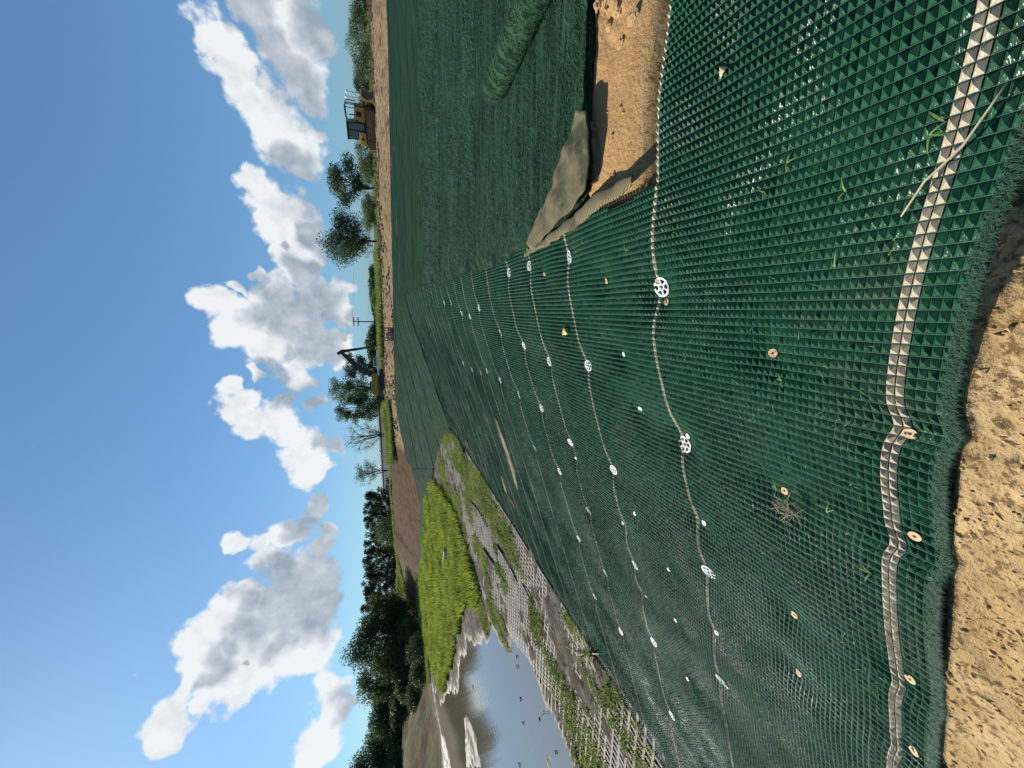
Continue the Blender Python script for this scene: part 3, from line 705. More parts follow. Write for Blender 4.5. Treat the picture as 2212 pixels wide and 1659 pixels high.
    if k == 0:
        # frayed selvedge: short loose ends along the near edge
        n = 20000
        s = rng.uniform(-1.2, 4.2, n); t0 = 0.602 + rng.uniform(-0.022, 0.012, n)
        L = rng.uniform(0.006, 0.030, n); a = rng.normal(-math.pi / 2, 0.8, n)
        b0 = surf_pt(s, np.full(n, 0.60)); 
        x, y = st2xy(s, t0 + wig(s, np.full(n, 0.60))); z = b0[:, 2] + 0.006 - (0.602 - t0) * 0.35
        z0 = z + rng.uniform(-0.004, 0.006, n)
        dx = L[:, None] * (np.cos(a)[:, None] * DS[None, :] + np.sin(a)[:, None] * DT[None, :])
        wd = 0.0007
        px_ = np.stack([-dx[:, 1], dx[:, 0]], -1) / L[:, None] * wd
        A0 = np.stack([x + px_[:, 0], y + px_[:, 1], z0], -1); A1 = np.stack([x - px_[:, 0], y - px_[:, 1], z0], -1)
        A2 = np.stack([x + dx[:, 0], y + dx[:, 1], z0 - L * rng.uniform(-0.3, 0.8, n)], -1)
        Vf = np.stack([A0, A1, A2], 1).reshape(-1, 3)
        o = np_obj('frayed_fringe', Vf, np.arange(3 * n).reshape(-1, 3), MT['fibre'], root, world=True); tag(o, 'pale frayed fringe of loose green threads', kind='stuff')
        # selvedge band under the loose ends
        s = np.arange(-1.3, 4.4, 0.02); rows_ = []
        for tt_, dz in ((0.606, 0.006), (0.592, 0.0), (0.578, -0.012)):
            x, y = st2xy(s, tt_ + wig(s, np.full_like(s, 0.60)) + 0.006 * fbm(s * 14, s * 0 + tt_ * 40, 77)); rows_.append(np.stack([x, y, surf_pt(s, np.full_like(s, 0.60))[:, 2] + dz], -1))
        np_obj('selvedge', np.stack(rows_, 1).reshape(-1, 3), grid_faces(len(s), 3), MT['fuzzy'], root, world=True)

# ---------------------------------------------------------------- fuzzy turf mats on the flat, rolled out the same way
FZ = [2.70, 6.1, 9.5, 12.9, 16.3, 19.7, 23.1, 26.5, 29.9, 33.3, 36.7, 41.0]
BRp = BROWN
def far_end(t):
    s = np.arange(0.0, 40, 0.1); x, y = st2xy(s, t)
    bad = (poly_sd(x, y, BASIN) < 0.15) | (poly_sd(x, y, BRp) < 0)
    return s[np.argmax(bad)] if bad.any() else 20.0
def fz_z(s, t, k, ta, tb, e):
    x, y = st2xy(s, t)
    z = H0(x, y) + 0.045 + und(s, t)
    z = z + 0.005 * (1 - (t - ta) / (tb - ta)) + 0.014 * fbm(s * 0.9, t * 6.0, 71, 3) + 0.035 * fbm(s * 1.6, t * 1.3, 72, 2)
    if e is not None:
        dd = e - s
        z = z + 0.10 * np.maximum(fbm(s * 3.0, t * 2.6, 73, 3), -0.1) * np.exp(-dd / 0.45) - 0.02 * np.exp(-dd / 0.05)
    return z
for k in range(len(FZ) - 1):
    ta, tb = FZ[k], FZ[k + 1]
    dt = 0.05 if k < 2 else (0.12 if k < 6 else 0.25)
    tt = np.arange(ta, tb + 1e-6, dt)
    beyond = ta > 21
    smin = np.maximum(-27.0, (0.274 + 0.924 * tt - 33.5 + 0.5 * fbm(tt * 0.7, tt * 0, 80)) / 0.386)
    if beyond or k == 5:
        send = np.array([far_end(t) if t > 21.3 else -0.2 for t in tt])
    else:
        send = -0.20 + 0.16 * fbm(tt * 1.3, tt * 0 + 3.1, 81, 4)
        if k == 0: send = np.where(tt < 3.25, -0.45 + 0.28 * (tt - 2.7) / 0.55, send)
    u = np.linspace(0, 1, 150); u = u ** 2.2
    ok = send > smin + 0.3
    tt, smin, send = tt[ok], smin[ok], send[ok]
    S_ = send[:, None] - (send - smin)[:, None] * u[None, :]
    T_ = np.repeat(tt[:, None], len(u), 1)
    Z = fz_z(S_, T_, k, ta, tb, send[:, None])
    X, Y = st2xy(S_, T_ + 0.06 * fbm(S_ * 0.4, T_ * 0.3, 82))
    o0 = (X[0, 0], Y[0, 0], Z[0, 0])
    root = empty('turf_mat', o0)
    far_l = ['fuzzy dark green turf mat with folded near corner, under the mat roll', 'fuzzy green turf mat just beyond the one carrying the mat roll', 'third fuzzy green turf mat across the flat ground, counted from the sand trench',
             'fourth fuzzy green turf mat across the flat ground, counted from the sand trench', 'fifth fuzzy green turf mat across the flat ground, counted from the sand trench', 'sixth fuzzy green turf mat, where the ridged mats end',
             'pale green streaked mat dipping to the tip of the grey floor', 'pale green streaked mat beyond the tip of the grey floor', 'pale green streaked mat on the far bank below the rusty cage', 'pale green streaked mat along the dirt berm below the excavator', 'farthest pale green mat, ending at the brown dirt bank']
    tag(root, far_l[k], 'mat', 'fuzzy green turf mats')
    Vv = np.stack([X, Y, Z], -1)
    # hem: the near edge and the crest edge turn down
    hem = np.stack([X[0], Y[0], Z[0] - (0.06 if k == 0 else 0.012)], -1) - np.array([DT[0], DT[1], 0]) * 0.012
    Vv = np.concatenate([hem[None], Vv], 0)
    lo = Vv[:, :1].copy(); lo[..., 2] -= 0.05
    Vv = np.concatenate([lo, Vv], 1)
    np_obj('pile', Vv.reshape(-1, 3), grid_faces(Vv.shape[0], Vv.shape[1]), MT['fuzzy'] if ta < 19 else MT['fuzzy_far'], root, world=True, smooth=True)
    if k < 3:
        n = (52000, 36000, 20000)[k]
        t = rng.uniform(ta, tb, n); e = np.interp(t, tt, send)
        s = e - rng.uniform(0, 1, n) ** 1.6 * (5.5, 9, 11)[k]
        zz = fz_z(s, t, k, ta, tb, e)
        x, y = st2xy(s, t + 0.06 * fbm(s * 0.4, t * 0.3, 82))
        L = rng.uniform(0.015, 0.05, n) * (1, 1.6, 2.4)[k]; a = rng.uniform(0, 2 * math.pi, n); wd = 0.0019 * (1, 1.8, 2.8)[k]
        dx = np.cos(a) * L; dy = np.sin(a) * L
        A0 = np.stack([x - dy / L * wd, y + dx / L * wd, zz], -1); A1 = np.stack([x + dy / L * wd, y - dx / L * wd, zz], -1)
        A2 = np.stack([x + dx, y + dy, zz + L * rng.uniform(0.1, 0.7, n)], -1)
        o = np_obj('loose_fibre', np.stack([A0, A1, A2], 1).reshape(-1, 3), np.arange(3 * n).reshape(-1, 3), MT['fibre'], root, world=True); tag(o, kind='stuff')
    if k == 0:
        turf_root = root
        def turf_pt(x, y, off):
            p = hit(x, y, 0.10 + off); return p
        def ruled(name, A, B, off, nv, bulge, mat, parent, offB=None, label=None):
            def dens(L, n=40):
                L = np.array(L, float); k_ = np.linspace(0, len(L) - 1, n); i = np.clip(k_.astype(int), 0, len(L) - 2); f = (k_ - i)[:, None]
                return L[i] * (1 - f) + L[i + 1] * f
            Ap = np.array([hit(x, y, off) for x, y in dens(A)]); Bp = np.array([hit(x, y, off if offB is None else offB) for x, y in dens(B)])
            v = np.linspace(0, 1, nv)[None, :, None]
            G = Ap[:, None] * (1 - v) + Bp[:, None] * v
            G[..., 2] += bulge * np.sin(np.pi * v[..., 0]) + 0.032 * fbm(G[..., 0] * 7, G[..., 1] * 7, 91, 4)
            o = np_obj(name, G.reshape(-1, 3), grid_faces(*G.shape[:2]), mat, parent, world=True, smooth=True)
            sm = o.modifiers.new('thick', 'SOLIDIFY'); sm.thickness = 0.012
            if label: o['label'] = label
            return o
        ruled('folded_corner', [(1138, 525), (1160, 478), (1192, 402), (1226, 306), (1247, 238)], [(1152, 540), (1196, 488), (1234, 455), (1264, 408), (1272, 330), (1270, 240)], 0.075, 24, 0.008, MT['backing'], root, label='dusty olive underside of the turned-back corner')
        ruled('hanging_flap', [(1276, 262), (1277, 300), (1276, 350), (1276, 398)], [(1292, 266), (1318, 300), (1334, 330), (1322, 372)], 0.03, 14, 0.0, MT['backing'], root, offB=-0.085, label='olive flap hanging into the sand trench')

# rolled-over hem that lies across the start of the foreground mat
hem_px = [(1132, 549, .014), (1165, 530, .019), (1200, 508, .024), (1240, 478, .028), (1285, 440, .03), (1330, 408, .026), (1368, 388, .014)]
path = []; radii = []
for x, y, r_ in hem_px:
    p = hit(x, y, 0.06); path.append((p[0], p[1], p[2])); radii.append(r_)
pp = np.array(path); kk = np.linspace(0, len(pp) - 1, 60); ii = np.clip(kk.astype(int), 0, len(pp) - 2); ff = (kk - ii)[:, None]
cp = pp[ii] * (1 - ff) + pp[ii + 1] * ff; cr = np.interp(kk, range(len(radii)), radii)
tdir = np.gradient(cp, axis=0); tdir /= np.linalg.norm(tdir, axis=1)[:, None]
side_ = np.cross(tdir, [0, 0, 1.0]); side_ /= np.linalg.norm(side_, axis=1)[:, None]
aa = np.linspace(-0.5, math.pi * 1.25, 18)
G = cp[:, None] + side_[:, None] * (np.cos(aa)[None, :] * cr[:, None] * 1.9)[..., None] + np.array([0, 0, 1.0]) * (np.sin(aa)[None, :] * cr[:, None])[..., None]
G += 0.02 * fbm(G[..., 0] * 7, G[..., 1] * 7, 93, 3)[..., None]
np_obj('rolled_hem', G.reshape(-1, 3), grid_faces(60, 18), MT['backing'], turf_root, world=True, smooth=True)['label'] = 'olive rolled hem lying over the start of the ridged mat'

# the mat still on its roll
ra, rb_ = np.array([3.36, 4.14]), np.array([3.22, 1.85]); R0 = 0.14
ax = rb_ - ra; Lr = np.hypot(*ax); ax = ax / Lr; lat = np.array([-ax[1], ax[0]])
us = np.linspace(0, 1, 60); av = np.linspace(0, 2 * math.pi, 41)
prof = np.concatenate([np.linspace(0.25, 1, 8) ** 0.6, np.ones(us.size - 8)])
zc = H0(np.array([ra[0]]), np.array([ra[1]]))[0] + 0.05 + R0
U_, A_g = np.meshgrid(us, av, indexing='ij')
rad_ = R0 * (0.99 + 0.06 * fbm(U_ * 9, A_g * 2, 95, 3)) * np.where(U_ < 0.03, 0.82 + 6 * U_, 1.0)
spiral = 1 + 0.10 * A_g / (2 * math.pi)
cx = ra[0] + ax[0] * Lr * U_; cy = ra[1] + ax[1] * Lr * U_
G = np.stack([cx + lat[0] * np.cos(A_g) * rad_ * spiral, cy + lat[1] * np.cos(A_g) * rad_ * spiral, zc + np.sin(A_g) * rad_ * spiral], -1)
roll = empty('mat_roll', (ra[0], ra[1], zc - R0)); tag(roll, 'rolled-up fuzzy green turf mat lying on the flat turf mat', 'mat roll')
np_obj('outer_wrap', G.reshape(-1, 3), grid_faces(60, 41), MT['fuzzy'], roll, world=True, smooth=True)
for rr_ in (0.105, 0.075, 0.04):
    rg = np.linspace(0, 2 * math.pi, 33); zz_ = np.linspace(0.03, 0.35, 5)
    Z_, A2_ = np.meshgrid(zz_, rg, indexing='ij')
    G2 = np.stack([ra[0] + ax[0] * Z_ + lat[0] * np.cos(A2_) * rr_, ra[1] + ax[1] * Z_ + lat[1] * np.cos(A2_) * rr_, zc + np.sin(A2_) * rr_], -1)
    np_obj('inner_wrap', G2.reshape(-1, 3), grid_faces(5, 33), MT['fuzzy'], roll, world=True, smooth=True)
n = 11000
u = rng.uniform(0, 1, n); a = rng.uniform(0, 2 * math.pi, n); rr2 = R0 * (1 + 0.10 * a / (2 * math.pi)) 
N3 = np.stack([lat[0] * np.cos(a), lat[1] * np.cos(a), np.sin(a)], -1)
Pb = np.stack([ra[0] + ax[0] * Lr * u, ra[1] + ax[1] * Lr * u, np.full(n, zc)], -1) + N3 * rr2[:, None]
Dv = rng.normal(0, 1, (n, 3)); Dv -= N3 * (Dv * N3).sum(1)[:, None] * 0.75; Dv /= np.linalg.norm(Dv, axis=1)[:, None]; Dv = Dv * rng.uniform(0.012, 0.032, n)[:, None] + N3 * 0.008
Sv = np.cross(Dv, N3); Sv = Sv / np.linalg.norm(Sv, axis=1)[:, None] * 0.0011
o = np_obj('loose_fibre', np.stack([Pb + Sv, Pb - Sv, Pb + Dv], 1).reshape(-1, 3), np.arange(3 * n).reshape(-1, 3), MT['fibre'], roll, world=True); tag(o, kind='stuff')

# strip of the same mat along the far toe, under the brown bank
def dens(L, n):
    L = np.array(L, float); k_ = np.linspace(0, len(L) - 1, n); i = np.clip(k_.astype(int), 0, len(L) - 2); f = (k_ - i)[:, None]
    return L[i] * (1 - f) + L[i + 1] * f
up_px = [(1619, 1848), (1653, 1945), (1651, 2075), (1644, 2200), (1646, 2300), (1640, 2434)]
lo_px = [(1709, 1848), (1690, 1945), (1677, 2065), (1668, 2191), (1658, 2300), (1646, 2430)]
Ap = np.array([hit(x / 1.8228, y / 1.8228, 0.1) for x, y in dens(up_px, 50)]); Bp = np.array([hit(x / 1.8228, y / 1.8228, 0.06) for x, y in dens(lo_px, 50)])
v = np.linspace(0, 1, 14)[None, :, None]; G = Ap[:, None] * (1 - v) + Bp[:, None] * v
G[..., 2] = H0(G[..., 0], G[..., 1]) + 0.10 + 0.08 * fbm(G[..., 0] * 0.8, G[..., 1] * 0.8, 97)
o = np_obj('toe_mat', G.reshape(-1, 3), grid_faces(50, 14), MT['fuzzy_far'], None, smooth=True)
tag(o, 'thin pale green mat strip between the brown bank and the lime sedge', 'mat')

# open grid mat on the basin floor beside the bank, half buried in silt
root = empty('grid_mat', (*st2xy(9.0, 10.0), FLOOR)); tag(root, 'silty grey open-grid mat on the basin floor along the bank', 'mat')
Vv = []; Ff = []
def quad_strip(pts, hw, dirv, z):
    b = len(Vv)
    for (x, y), zz in zip(pts, z):
        Vv.append((x + dirv[0] * hw, y + dirv[1] * hw, zz)); Vv.append((x - dirv[0] * hw, y - dirv[1] * hw, zz))
    for i in range(len(pts) - 1): Ff.append((b + 2 * i, b + 2 * i + 1, b + 2 * i + 3, b + 2 * i + 2))
def gz(s, t): 
    x, y = st2xy(s, t); return H0(x, y) + 0.012 + 0.05 * fbm(s * 0.8, t * 0.8, 99) - 0.02 * sstep(s, 8.3, 12)
for s in np.arange(6.9, 17.0, 0.13):
    t = np.arange(max(1.0, (s - 11.0) * 2.6 + 9), 26.0, 0.4); s_ = s + 0 * t; z = gz(s_, t); x, y = st2xy(s_, t); quad_strip(list(zip(x, y)), 0.022, DS, z)
for t in np.arange(1.0, 26.0, 0.21):
    s = np.arange(6.9, min(17.0, 11.0 + max(0.0, t - 9) / 2.6), 0.2); t_ = t + 0 * s; z = gz(s, t_) + 0.004; x, y = st2xy(s, t_); quad_strip(list(zip(x, y)), 0.028, DT, z)
np_obj('grid_ribs', np.array(Vv), np.array(Ff), MT['geogrid'], root, world=True)

# ---------------------------------------------------------------- anchor plates and pin washers
def surf_frame(s, t):
    e = 0.03
    p = surf_pt(s, t)[0]; ps = surf_pt(s + e, t)[0] - surf_pt(s - e, t)[0]; pt = surf_pt(s, t + e)[0] - surf_pt(s, t - e)[0]
    nrm = np.cross(pt, ps); nrm = nrm / np.linalg.norm(nrm)
    if nrm[2] < 0: nrm = -nrm
    return p, Vector(nrm)
def disc_sector(mb, r0, r1, a0, a1, z0, z1, n=4):
    V = []; 
    for i in range(n + 1):
        a = a0 + (a1 - a0) * i / n
        for r in (r0, r1):
            for z in (z0, z1): V.append((r * math.cos(a), r * math.sin(a), z))
    F = []
    for i in range(n):
        b = i * 4; c = b + 4
        F += [(b, c, c + 2, b + 2), (b + 1, b + 3, c + 3, c + 1), (b + 2, c + 2, c + 3, b + 3), (b, b + 1, c + 1, c)]
    F += [(0, 2, 3, 1), (4 * n, 4 * n + 1, 4 * n + 3, 4 * n + 2)]
    return mb.add(V, F)
def make_plate():
    root = empty('anchor_plate', (0, 0, 0))
    R = 0.062
    m = MB(); disc_sector(m, R * 0.80, R, 0, 2 * math.pi, 0, 0.010, 36); m.build('rim', MT['plastic'], root)
    for k in range(6):
        a = k * math.pi / 3 + 0.3
        m = MB(); m.box((math.cos(a) * R * 0.60, math.sin(a) * R * 0.60, 0.005), (R * 0.44, 0.011, 0.008), (0, 0, a)); m.build('spoke', MT['plastic'], root)
    m = MB(); m.lathe([(0.023, 0.0), (0.024, 0.011), (0.017, 0.011), (0.013, 0.004)], 24); h_ = m.build('hub', MT['plastic'], root)
    m = MB(); m.lathe([(0.010, 0.0), (0.010, 0.015), (0.008, 0.019), (0.003, 0.021)], 14); m.build('bolt', MT['steel'], h_)
    return root
def place_on(root, s, t, off, spin=0.0, tilt=(0, 0)):
    p, nv = surf_frame(s, t)
    qn = nv.to_track_quat('Z', 'Y')
    root.rotation_mode = 'QUATERNION'
    root.rotation_quaternion = qn @ Euler((tilt[0], tilt[1], spin)).to_quaternion()
    root.location = Vector(p) + nv * off
proto = make_plate()
first = True
for (row, i, s, t) in plates:
    o = proto if first else copy_tree(proto); first = False
    o.scale = (1, 1, 1) if row == 1 else (0.85, 0.85, 0.85)
    place_on(o, s, t, HP * 0.55, random.uniform(0, 1), (random.uniform(-.16, .16), random.uniform(-.16, .16)))
    tag(o, f'white spoked anchor plate, {"first" if i == 0 else ORD[i]} from the crest on the {ORD[row - 1]} thread row', 'anchor plate', 'anchor plates pinning the mats')
def make_pin(kind):
    root = empty('pin_washer', (0, 0, 0)); mt = MT['washer'] if kind else MT['plastic']
    R = 0.021
    m = MB(); disc_sector(m, 0.006, R, 0, 2 * math.pi, 0, 0.004, 20); m.build('washer', mt, root)
    m = MB(); m.lathe([(0.006, -0.004), (0.0058, 0.0015), (0.003, 0.002)], 10); m.build('pin_head', MT['hole'], root)
    return root
protos = {0: make_pin(0), 1: make_pin(1)}; used = {0: False, 1: False}
PINL = ['tan pin washer alone in the middle of the foreground mat, with pulled threads around it', 'tan pin washer sunk in the bend of the cream double stripe', 'tan pin washer at the lower kink of the cream double stripe',
        'orange pin washer just below the largest anchor plate', 'tan pin washer between the nearest two plates at the top of the bank', 'tan pin washer beside the clump of dry roots', 'tan pin washer on the foreground mat below the dry roots',
        'tan pin washer nearest the left end of the foreground mat', 'tan pin washer at the lower part of the cream double stripe', 'tan pin washer at the very left end of the cream stripe', 'tan pin washer beside the third thread row near the crest']
PINW = ['on the nearest thread row between two plates', 'between the first and second thread rows, midway down', 'between the first and second thread rows, low on the bank', 'beside the second thread row above the grey floor', 'between the first and second thread rows near the yellow leaf',
        'between the nearest two thread rows far down the bank', 'on the nearest thread row low on the bank', 'on the second thread row, midway down', 'on the second thread row, lower down', 'beside the second thread row, midway down', 'on the nearest thread row just above its second plate', 'between the second and third thread rows']
w_i = 0; t_i = 0
for (s, t, k) in pins:
    o = copy_tree(protos[k]) if used[k] else protos[k]; used[k] = True
    place_on(o, s, t, HP * 0.45, 0, (random.uniform(-.15, .15), random.uniform(-.15, .15)))
    if k: tag(o, PINL[t_i], 'washer', 'pin washers on the mats'); t_i += 1
    else: tag(o, 'small white pin washer ' + PINW[w_i], 'washer', 'pin washers on the mats'); w_i += 1

# ---------------------------------------------------------------- litter on the mats
def blade_pts(n, L, w, bend, rz, lean):
    """one grass blade as a bent tapering strip"""
    V = []; F = []
    for i in range(n + 1):
        f = i / n; a = lean + bend * f
        r = L * f; x = math.cos(a) * r; z = math.sin(a) * r; ww = w * (1 - f) ** 0.7 + 0.0003
        for sg in (-1, 1): 
            px, py = x, sg * ww
            V.append((px * math.cos(rz) - py * math.sin(rz), px * math.sin(rz) + py * math.cos(rz), z))
    for i in range(n): F.append((2 * i, 2 * i + 1, 2 * i + 3, 2 * i + 2))
    return V, F
SPR = [((3085, 640), .05, 'largest grass sprout between the nearest thread row and the cream stripe'), ((3270, 1050), .055, 'pale grass blade pair on the foreground mat below the dry stalk'), ((3310, 750), .05, 'grass sprout beside the dry stalk'), ((3650, 530), .05, 'grass blade beside the cream stripe above the dry stalk'),
       ((3675, 455), .035, 'thin grass blade near the cream stripe, above the wider blade'), ((2480, 990), .07, 'grass sprout between the first two thread rows near the largest plate'), ((2300, 950), .06, 'spiky green sprout below the rolled hem'), ((3000, 755), .04, 'small grass blade right of the largest plate'),
       ((2665, 920), .04, 'grass sprout beside the nearest thread row above the largest plate'), ((3060, 1500), .06, 'grass sprout left of the tan washer with pulled threads'), ((3020, 1900), .06, 'grass sprout above the dry roots'), ((3240, 2020), .07, 'grass sprout beside the dry roots'), ((2770, 2690), .07, 'grass tuft low on the foreground mat'), ((3420, 2260), .06, 'curled grass blade above the cream stripe')]
for (x, y), L, lab in SPR:
    p = hit(x / 1.8228, y / 1.8228, 0.03); s, t = xy2st(p[0], p[1]); t = t - float(wig(np.array([s]), np.array([t]))[0])
    m = MB()
    for k in range(random.randint(2, 4)):
        V_, F_ = blade_pts(5, L * random.uniform(.6, 1.2), 0.0032, random.uniform(-1.2, -0.3), random.uniform(0, 6.28), random.uniform(.3, 1.0)); m.add(V_, F_)
    o = m.build('grass_sprout', MT['grassblade']); q0 = surf_pt(s, t)[0]; o.location = (q0[0], q0[1], q0[2] + HP * 0.6)
    tag(o, lab, 'grass', 'grass sprouts on the mats')
# the countless smaller seedlings coming up through the weave
n = 2600
s = rng.uniform(0.2, 7.0, n); t = 0.8 + rng.uniform(0, 1, n) ** 1.5 * 10
keep = vnoise(s * 0.7, t * 0.7, 111) + 0.25 * rng.normal(0, 1, n) > 0.02
s, t = s[keep], t[keep]; n = len(s)
pb = surf_pt(s, t) + np.array([0, 0, HP * 0.4]); a = rng.uniform(0, 6.28, n); L = rng.uniform(0.02, 0.055, n); wv = 0.0022
dx = np.cos(a) * L; dy = np.sin(a) * L
A0 = pb + np.stack([-np.sin(a) * wv, np.cos(a) * wv, 0 * a], -1); A1 = pb - np.stack([-np.sin(a) * wv, np.cos(a) * wv, 0 * a], -1); A2 = pb + np.stack([dx, dy, L * rng.uniform(0.1, 0.8, n)], -1)
o = np_obj('grass_seedlings', np.stack([A0, A1, A2], 1).reshape(-1, 3), np.arange(3 * n).reshape(-1, 3), MT['grassblade']); tag(o, 'tiny pale green seedlings scattered over the ridged mats', 'grass', kind='stuff')
# dry stalk across the stripe
sp = [hit(x / 1.8228, y / 1.8228, 0.055) for x, y in [(3965, 325), (3900, 420), (3790, 575), (3700, 660), (3640, 715), (3590, 790), (3548, 852)]]
m = MB(); m.tube(sp, [.0018, .0028, .0034, .0034, .0036, .003, .002], 7); o = m.build('dry_stalk', MT['deadgrass'], smooth=True); tag(o, 'long dry straw stalk lying across the cream double stripe', 'stalk')
# yellow leaf
def leaf(name, x, y, L, mat, lab, shape=0.4):
    p = hit(x, y, 0.05); V = []; F = []
    n = 10; rz = random.uniform(0, 6.28)
    for i in range(n + 1):
        f = i / n; wd = L * shape * math.sin(math.pi * f ** 0.8) * (1 + 0.25 * math.sin(f * 19)) + 0.001
        for sg in (-1, 0, 1): V.append((f * L - L / 2, sg * wd, 0.35 * wd * abs(sg) + 0.012 * math.sin(f * 4)))
    for i in range(n):
        for j in range(2): F.append((i * 3 + j, i * 3 + j + 1, i * 3 + j + 4, i * 3 + j + 3))
    o = MB().add(V, F).build(name, mat, smooth=True); o.location = p; o.rotation_euler = (random.uniform(-.3, .3), -0.3, rz)
    sm = o.modifiers.new('t', 'SOLIDIFY'); sm.thickness = 0.0008
    return tag(o, lab, 'leaf')
leaf('fallen_leaf', 1221, 715, 0.085, MT['leafyellow'], 'yellow fallen leaf on the mat between two thread rows')
leaf('fallen_leaf', 1563, 157, 0.045, MT['deadgrass'], 'curled brown leaf on the foreground mat near the sand trench')
# dry roots
p = hit(1707, 1100, 0.045); m = MB()
for k in range(46):
    a = random.uniform(0, 6.28); L = random.uniform(.02, .09); b = random.uniform(-.02, .05)
    q0 = Vector((random.gauss(0, .02), random.gauss(0, .012), random.uniform(0, .02))); q2 = q0 + Vector((math.cos(a) * L, math.sin(a) * L, b)); q1 = (q0 + q2) / 2 + Vector((random.gauss(0, .012), random.gauss(0, .012), random.uniform(0, .02)))
    m.tube([q0, q1, q2], [.0013, .0011, .0006], 4)
o = m.build('root_clump', MT['deadgrass']); o.location = p; tag(o, 'clump of dry brown roots caught on the foreground mat', 'roots')

# sand clods and a clod pile in the trench
def clod(loc, r, lab, seed):
    import bmesh
    bm = bmesh.new(); bmesh.ops.create_icosphere(bm, subdivisions=3, radius=r)
    for v_ in bm.verts:
        c_ = v_.co / r; k_ = 1 + 0.5 * float(fbm(np.array([c_.x * 2 + seed]), np.array([c_.y * 2 + c_.z * 1.7]), 120)[0]); v_.co = Vector((c_.x * r * k_ * 1.2, c_.y * r * k_, c_.z * r * k_ * 0.6))
    me = bpy.data.meshes.new('soil_clod'); bm.to_mesh(me); bm.free(); o = link_mesh('soil_clod', me, MT['sand'], None); o.location = loc; o.rotation_euler = (0, 0, seed)
    return tag(o, lab, 'clod', 'soil clods in the sand trench')
for k, (x, y, r, lab) in enumerate([(1340, 20, .045, 'largest crumbly soil clod at the outer end of the sand trench'), (1372, 40, .035, 'dark-cracked soil clod beside the ridged mat edge in the trench'), (1318, 55, .03, 'soil clod in the trench below the turf mat edge'), (1345, 95, .025, 'small pale soil clod in the middle of the trench'), (1300, 12, .04, 'soil clod tucked under the turf mat edge')]):
    p = zpix(x, y, -0.03); clod((p[0], p[1], Hs(p[0], p[1]) + r * 0.3), r, lab, k * 1.7)

# ---------------------------------------------------------------- machines and other things on the berm
def base_at(x, y, depth):
    p = at_depth(x, y, depth); return np.array([p[0], p[1], Hs(p[0], p[1])])
def place_grounded(root, x, y, depth, az_deg, sink=0.03):
    p = base_at(x, y, depth); root.location = (p[0], p[1], p[2] - sink); root.rotation_euler = (0, 0, rad(90 - az_deg))
    return p
def stadium(x0, x1, z0, z1, n=8):
    r = (z1 - z0) / 2; zc = (z0 + z1) / 2; pts = []
    for i in range(n + 1):
        a = -math.pi / 2 + math.pi * i / n; pts.append((x1 - r + r * math.cos(a), zc + r * math.sin(a)))
    for i in range(n + 1):
        a = math.pi / 2 + math.pi * i / n; pts.append((x0 + r + r * math.cos(a), zc + r * math.sin(a)))
    return pts
def add_track(root, y, wdt, x0, x1, h, wheel_mat):
    ys = 1 if y > 0 else -1
    m = MB(); P = stadium(x0, x1, 0, h); m.prism(P, y - wdt / 2, y + wdt / 2)
    L = len(P); Pd = dens(P + [P[0]], 64)
    for i in range(64):
        a = Pd[i]; b = Pd[(i + 1) % 64]; an = math.atan2(b[1] - a[1], b[0] - a[0])
        m.box((a[0] + math.sin(an) * 0.02, y, a[1] - math.cos(an) * 0.02), (0.04, wdt * 1.02, 0.07), (0, -an, 0))
    tr = m.build('track', MT['muddy'], root)
    fy = y + ys * (wdt / 2 + 0.012)
    m = MB(); m.prism([(x0 + h * .9, h * .28), (x1 - h * .8, h * .28), (x1 - h * .65, h * .62), (x0 + h * .95, h * .62)], fy - 0.03, fy + 0.03); m.build('roller_frame', wheel_mat, tr)
    m = MB(); m.lathe([(h * .40, -0.03), (h * .41, 0.03), (h * .30, 0.045), (0.06, 0.05)], 22, (x0 + h / 2, fy, h / 2), 'y'); m.build('sprocket', wheel_mat, tr)
    m = MB(); m.lathe([(h * .38, -0.03), (h * .38, 0.02), (0.05, 0.04)], 20, (x1 - h / 2, fy, h / 2), 'y'); m.build('idler', MT['muddy'], tr)
    for k in range(6):
        m = MB(); m.lathe([(h * .13, -0.03), (h * .13, 0.05), (0.03, 0.055)], 12, (x0 + h * .95 + (x1 - x0 - h * 1.8) * k / 5, fy, h * .19), 'y'); m.build('roller', MT['rust'], tr)
    return tr
dz = empty('bulldozer', (0, 0, 0)); tag(dz, 'yellow bulldozer with black cab on the dirt berm, blade to the right', 'bulldozer')
for y in (-1.0, 1.0): add_track(dz, y, 0.62, -2.05, 1.85, 0.98, MT['muddy'])
m = MB(); m.box((0, 0, 0.85), (3.4, 1.4, 0.6)); m.build('chassis', MT['muddy'], dz)
m = MB(); m.prism([(0.28, 1.10), (1.72, 1.10), (1.72, 2.10), (1.55, 2.18), (0.28, 2.26)], -0.62, 0.62); hood = m.build('hood', MT['yellow'], dz, bevel=0.04)
m = MB(); m.box((1.05, -0.632, 1.72), (0.46, 0.02, 0.52)); m.build('side_grille', MT['black'], hood)
m = MB(); m.box((0.42, -0.632, 1.95), (0.14, 0.02, 0.22)); m.build('vent', MT['black'], hood)
m = MB(); m.box((1.76, 0, 1.62), (0.10, 1.26, 1.05)); m.build('radiator_guard', MT['black'], dz, bevel=0.02)
m = MB(); m.tube([(0.75, 0.2, 2.2), (0.75, 0.2, 2.62), (0.68, 0.2, 2.72)], 0.055, 10); m.build('exhaust', MT['black'], dz)
m = MB(); m.prism([(-0.55, 1.05), (0.30, 1.05), (0.30, 2.2), (0.18, 2.95), (-1.42, 3.02), (-1.36, 1.85), (-0.55, 1.85)], -0.78, 0.78); cab = m.build('cab', MT['black'], dz, bevel=0.03)
